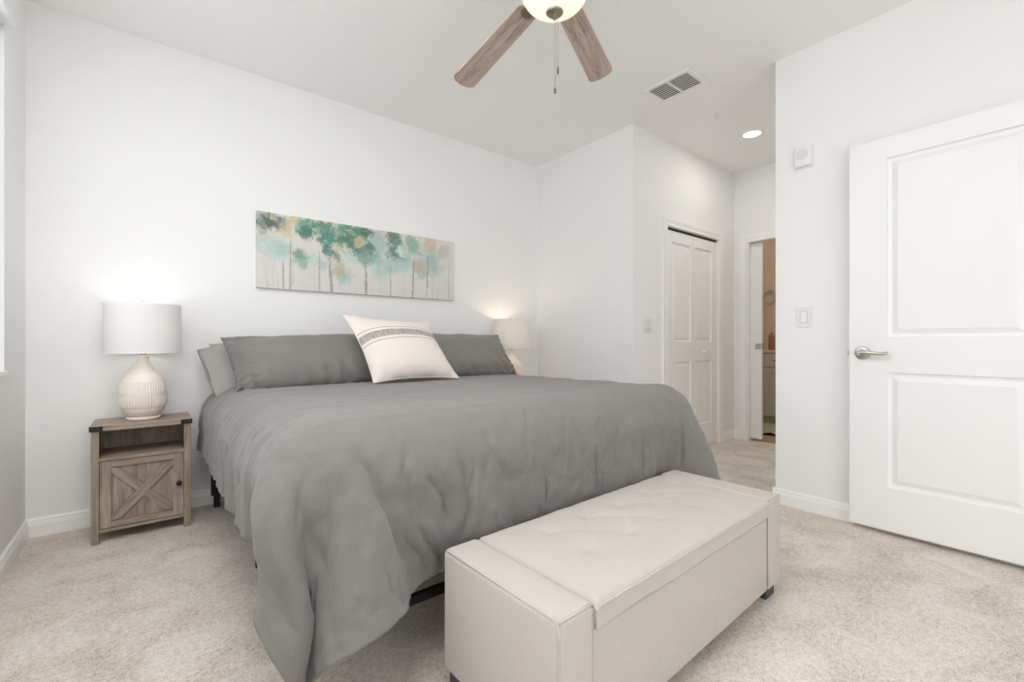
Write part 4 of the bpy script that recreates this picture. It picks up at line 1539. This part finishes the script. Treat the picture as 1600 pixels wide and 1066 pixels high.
bm, rim = lid_mesh()
lid = obj('lid', bm, M['bench'], bench, 60)
bm = B()
tube(bm, rim + rim[:1], 0.0026, 8, caps=False)
obj('lid_welt', bm, M['bench'], lid, True)
for tx, ty in TUF:
    bm = B()
    bmesh.ops.create_uvsphere(bm, u_segments=16, v_segments=8, radius=0.009)
    for v in bm.verts: v.co.z *= 0.4
    obj('tuft_button', bm, M['bench'], lid, True, loc=(tx, ty, 0.3915))
for x in (0.012, BLEN - 0.092):
    for y in (0.020, BDEP - 0.100):
        obj('leg', one_box(x, x + 0.080, y, y + 0.080, 0, LB + 0.004, bev=0.003), M['grey_leg'], bench)

# ------------------------------------------------------------------ bathroom glimpse
van = thing('vanity', 'pale bathroom vanity cabinet glimpsed through the pocket doorway', 'cabinet', (5.86, 0, 0))
M['cabinet'] = simple('cabinet_paint', lin(196, 186, 174), 0.5)
M['counter'] = simple('stone_counter', lin(206, 192, 178), 0.3)
obj('carcass', one_box(0, 0.54, 1.30, 2.585, 0.10, 0.868), M['cabinet'], van)
obj('toe_kick', one_box(0.05, 0.54, 1.30, 2.585, 0.0, 0.10), M['cabinet'], van)
obj('countertop', one_box(-0.02, 0.555, 1.28, 2.595, 0.868, 0.902, bev=0.003), M['counter'], van)
for (a, b) in ((2.03, 2.375), (1.67, 2.02)):
    bm = B()
    panel_leaf(bm, -b, -a, 0.105, 0.690, 0.016, [(-b + 0.055, -a - 0.055, 0.165, 0.630)], dep=0.007, bev=0.006, field=0.0)
    bmesh.ops.rotate(bm, verts=bm.verts[:], cent=(0, 0, 0), matrix=Matrix.Rotation(-PI / 2, 3, 'Z'))
    bmesh.ops.translate(bm, verts=bm.verts[:], vec=(-0.017, 0, 0))
    obj('cabinet_door', bm, M['cabinet'], van)
    dw = obj('drawer', one_box(-0.017, -0.001, a, b, 0.700, 0.856, bev=0.002), M['cabinet'], van)
    bm = B()
    m_ = (a + b) / 2
    tube(bm, [(-0.017, m_ + 0.055, 0.778), (-0.045, m_ + 0.055, 0.778), (-0.045, m_ - 0.055, 0.778), (-0.017, m_ - 0.055, 0.778)], 0.005, 8)
    obj('drawer_pull', bm, M['black_metal'], dw, True)
bm = B()
pts = []
for i in range(40):
    for j in range(26):
        pass
nx_, ny_ = 30, 24
M['rug'] = fabric('green_bath_mat', lin(168, 172, 138), 0.3, 60.0, 0.8)
gg = []
for j in range(ny_ + 1):
    r = []
    for i in range(nx_ + 1):
        x, y = 5.16 + 0.66 * i / nx_, 1.75 + 0.80 * j / ny_
        curl = max(0, 1 - math.hypot(x - 5.16, y - 2.03) / 0.07) ** 2 * 0.030
        r.append(bm.verts.new((x, y, 0.015 + curl + 0.002 * noise.noise(Vector((x * 40, y * 40, 0))))))
    gg.append(r)
for j in range(ny_):
    for i in range(nx_):
        bm.faces.new((gg[j][i], gg[j][i + 1], gg[j + 1][i + 1], gg[j + 1][i]))
rg = obj('bath_mat', bm, M['rug'], None, True)
md = rg.modifiers.new('thick', 'SOLIDIFY'); md.thickness = 0.013; md.offset = -1
tag(rg, 'green bath mat on the bathroom floor before the vanity', 'bath mat')
t = thing('soap_bottle', 'brown pump bottle standing on the bathroom vanity', 'bottle', (5.93, 2.318, 0.902))
M['amber'] = simple('amber_plastic', lin(158, 118, 84), 0.3)
bm = B()
lathe(bm, [(0.034, 0), (0.036, 0.004), (0.036, 0.17), (0.030, 0.19), (0.013, 0.20), (0.013, 0.215)], seg=28)
obj('bottle_body', bm, M['amber'], t, 50)
bm = B()
lathe(bm, [(0.015, 0.213), (0.015, 0.235), (0.006, 0.237), (0.006, 0.262)], seg=20)
tube(bm, [(0, 0, 0.258), (-0.02, 0.0, 0.262), (-0.045, 0.0, 0.254)], 0.006, 8)
obj('pump', bm, M['cabinet'], t, 50)
t = thing('towel_ring', 'looped metal towel ring on the tan bathroom wall', 'towel ring', (6.42, 2.515, 1.66))
bm = B()
lathe(bm, [(0.022, 0.0), (0.022, 0.008), (0.008, 0.012), (0.008, 0.04)], seg=20)
bmesh.ops.rotate(bm, verts=bm.verts[:], cent=(0, 0, 0), matrix=Matrix.Rotation(-PI / 2, 3, 'Y'))
obj('mount', bm, M['nickel'], t, 50)
bm = B()
tube(bm, [(-0.045, 0.075 * math.sin(a), -0.078 + 0.085 * math.cos(a)) for a in [2 * PI * i / 36 for i in range(37)]], 0.0055, 8)
obj('ring', bm, M['nickel'], t, True)
point_light('bathroom_glow', (5.5, 1.5, 2.3), 7.0, (1.0, 0.84, 0.68), 0.15)
hl = bpy.data.lights.new('hall_can_glow', 'AREA')
hl.shape, hl.size, hl.energy, hl.color = 'DISK', 0.13, 2.6, (1.0, 0.96, 0.90)
hlo = bpy.data.objects.new('hall_can_glow', hl)
C.objects.link(hlo)
hlo.location = (3.944, 1.695, H - 0.008)
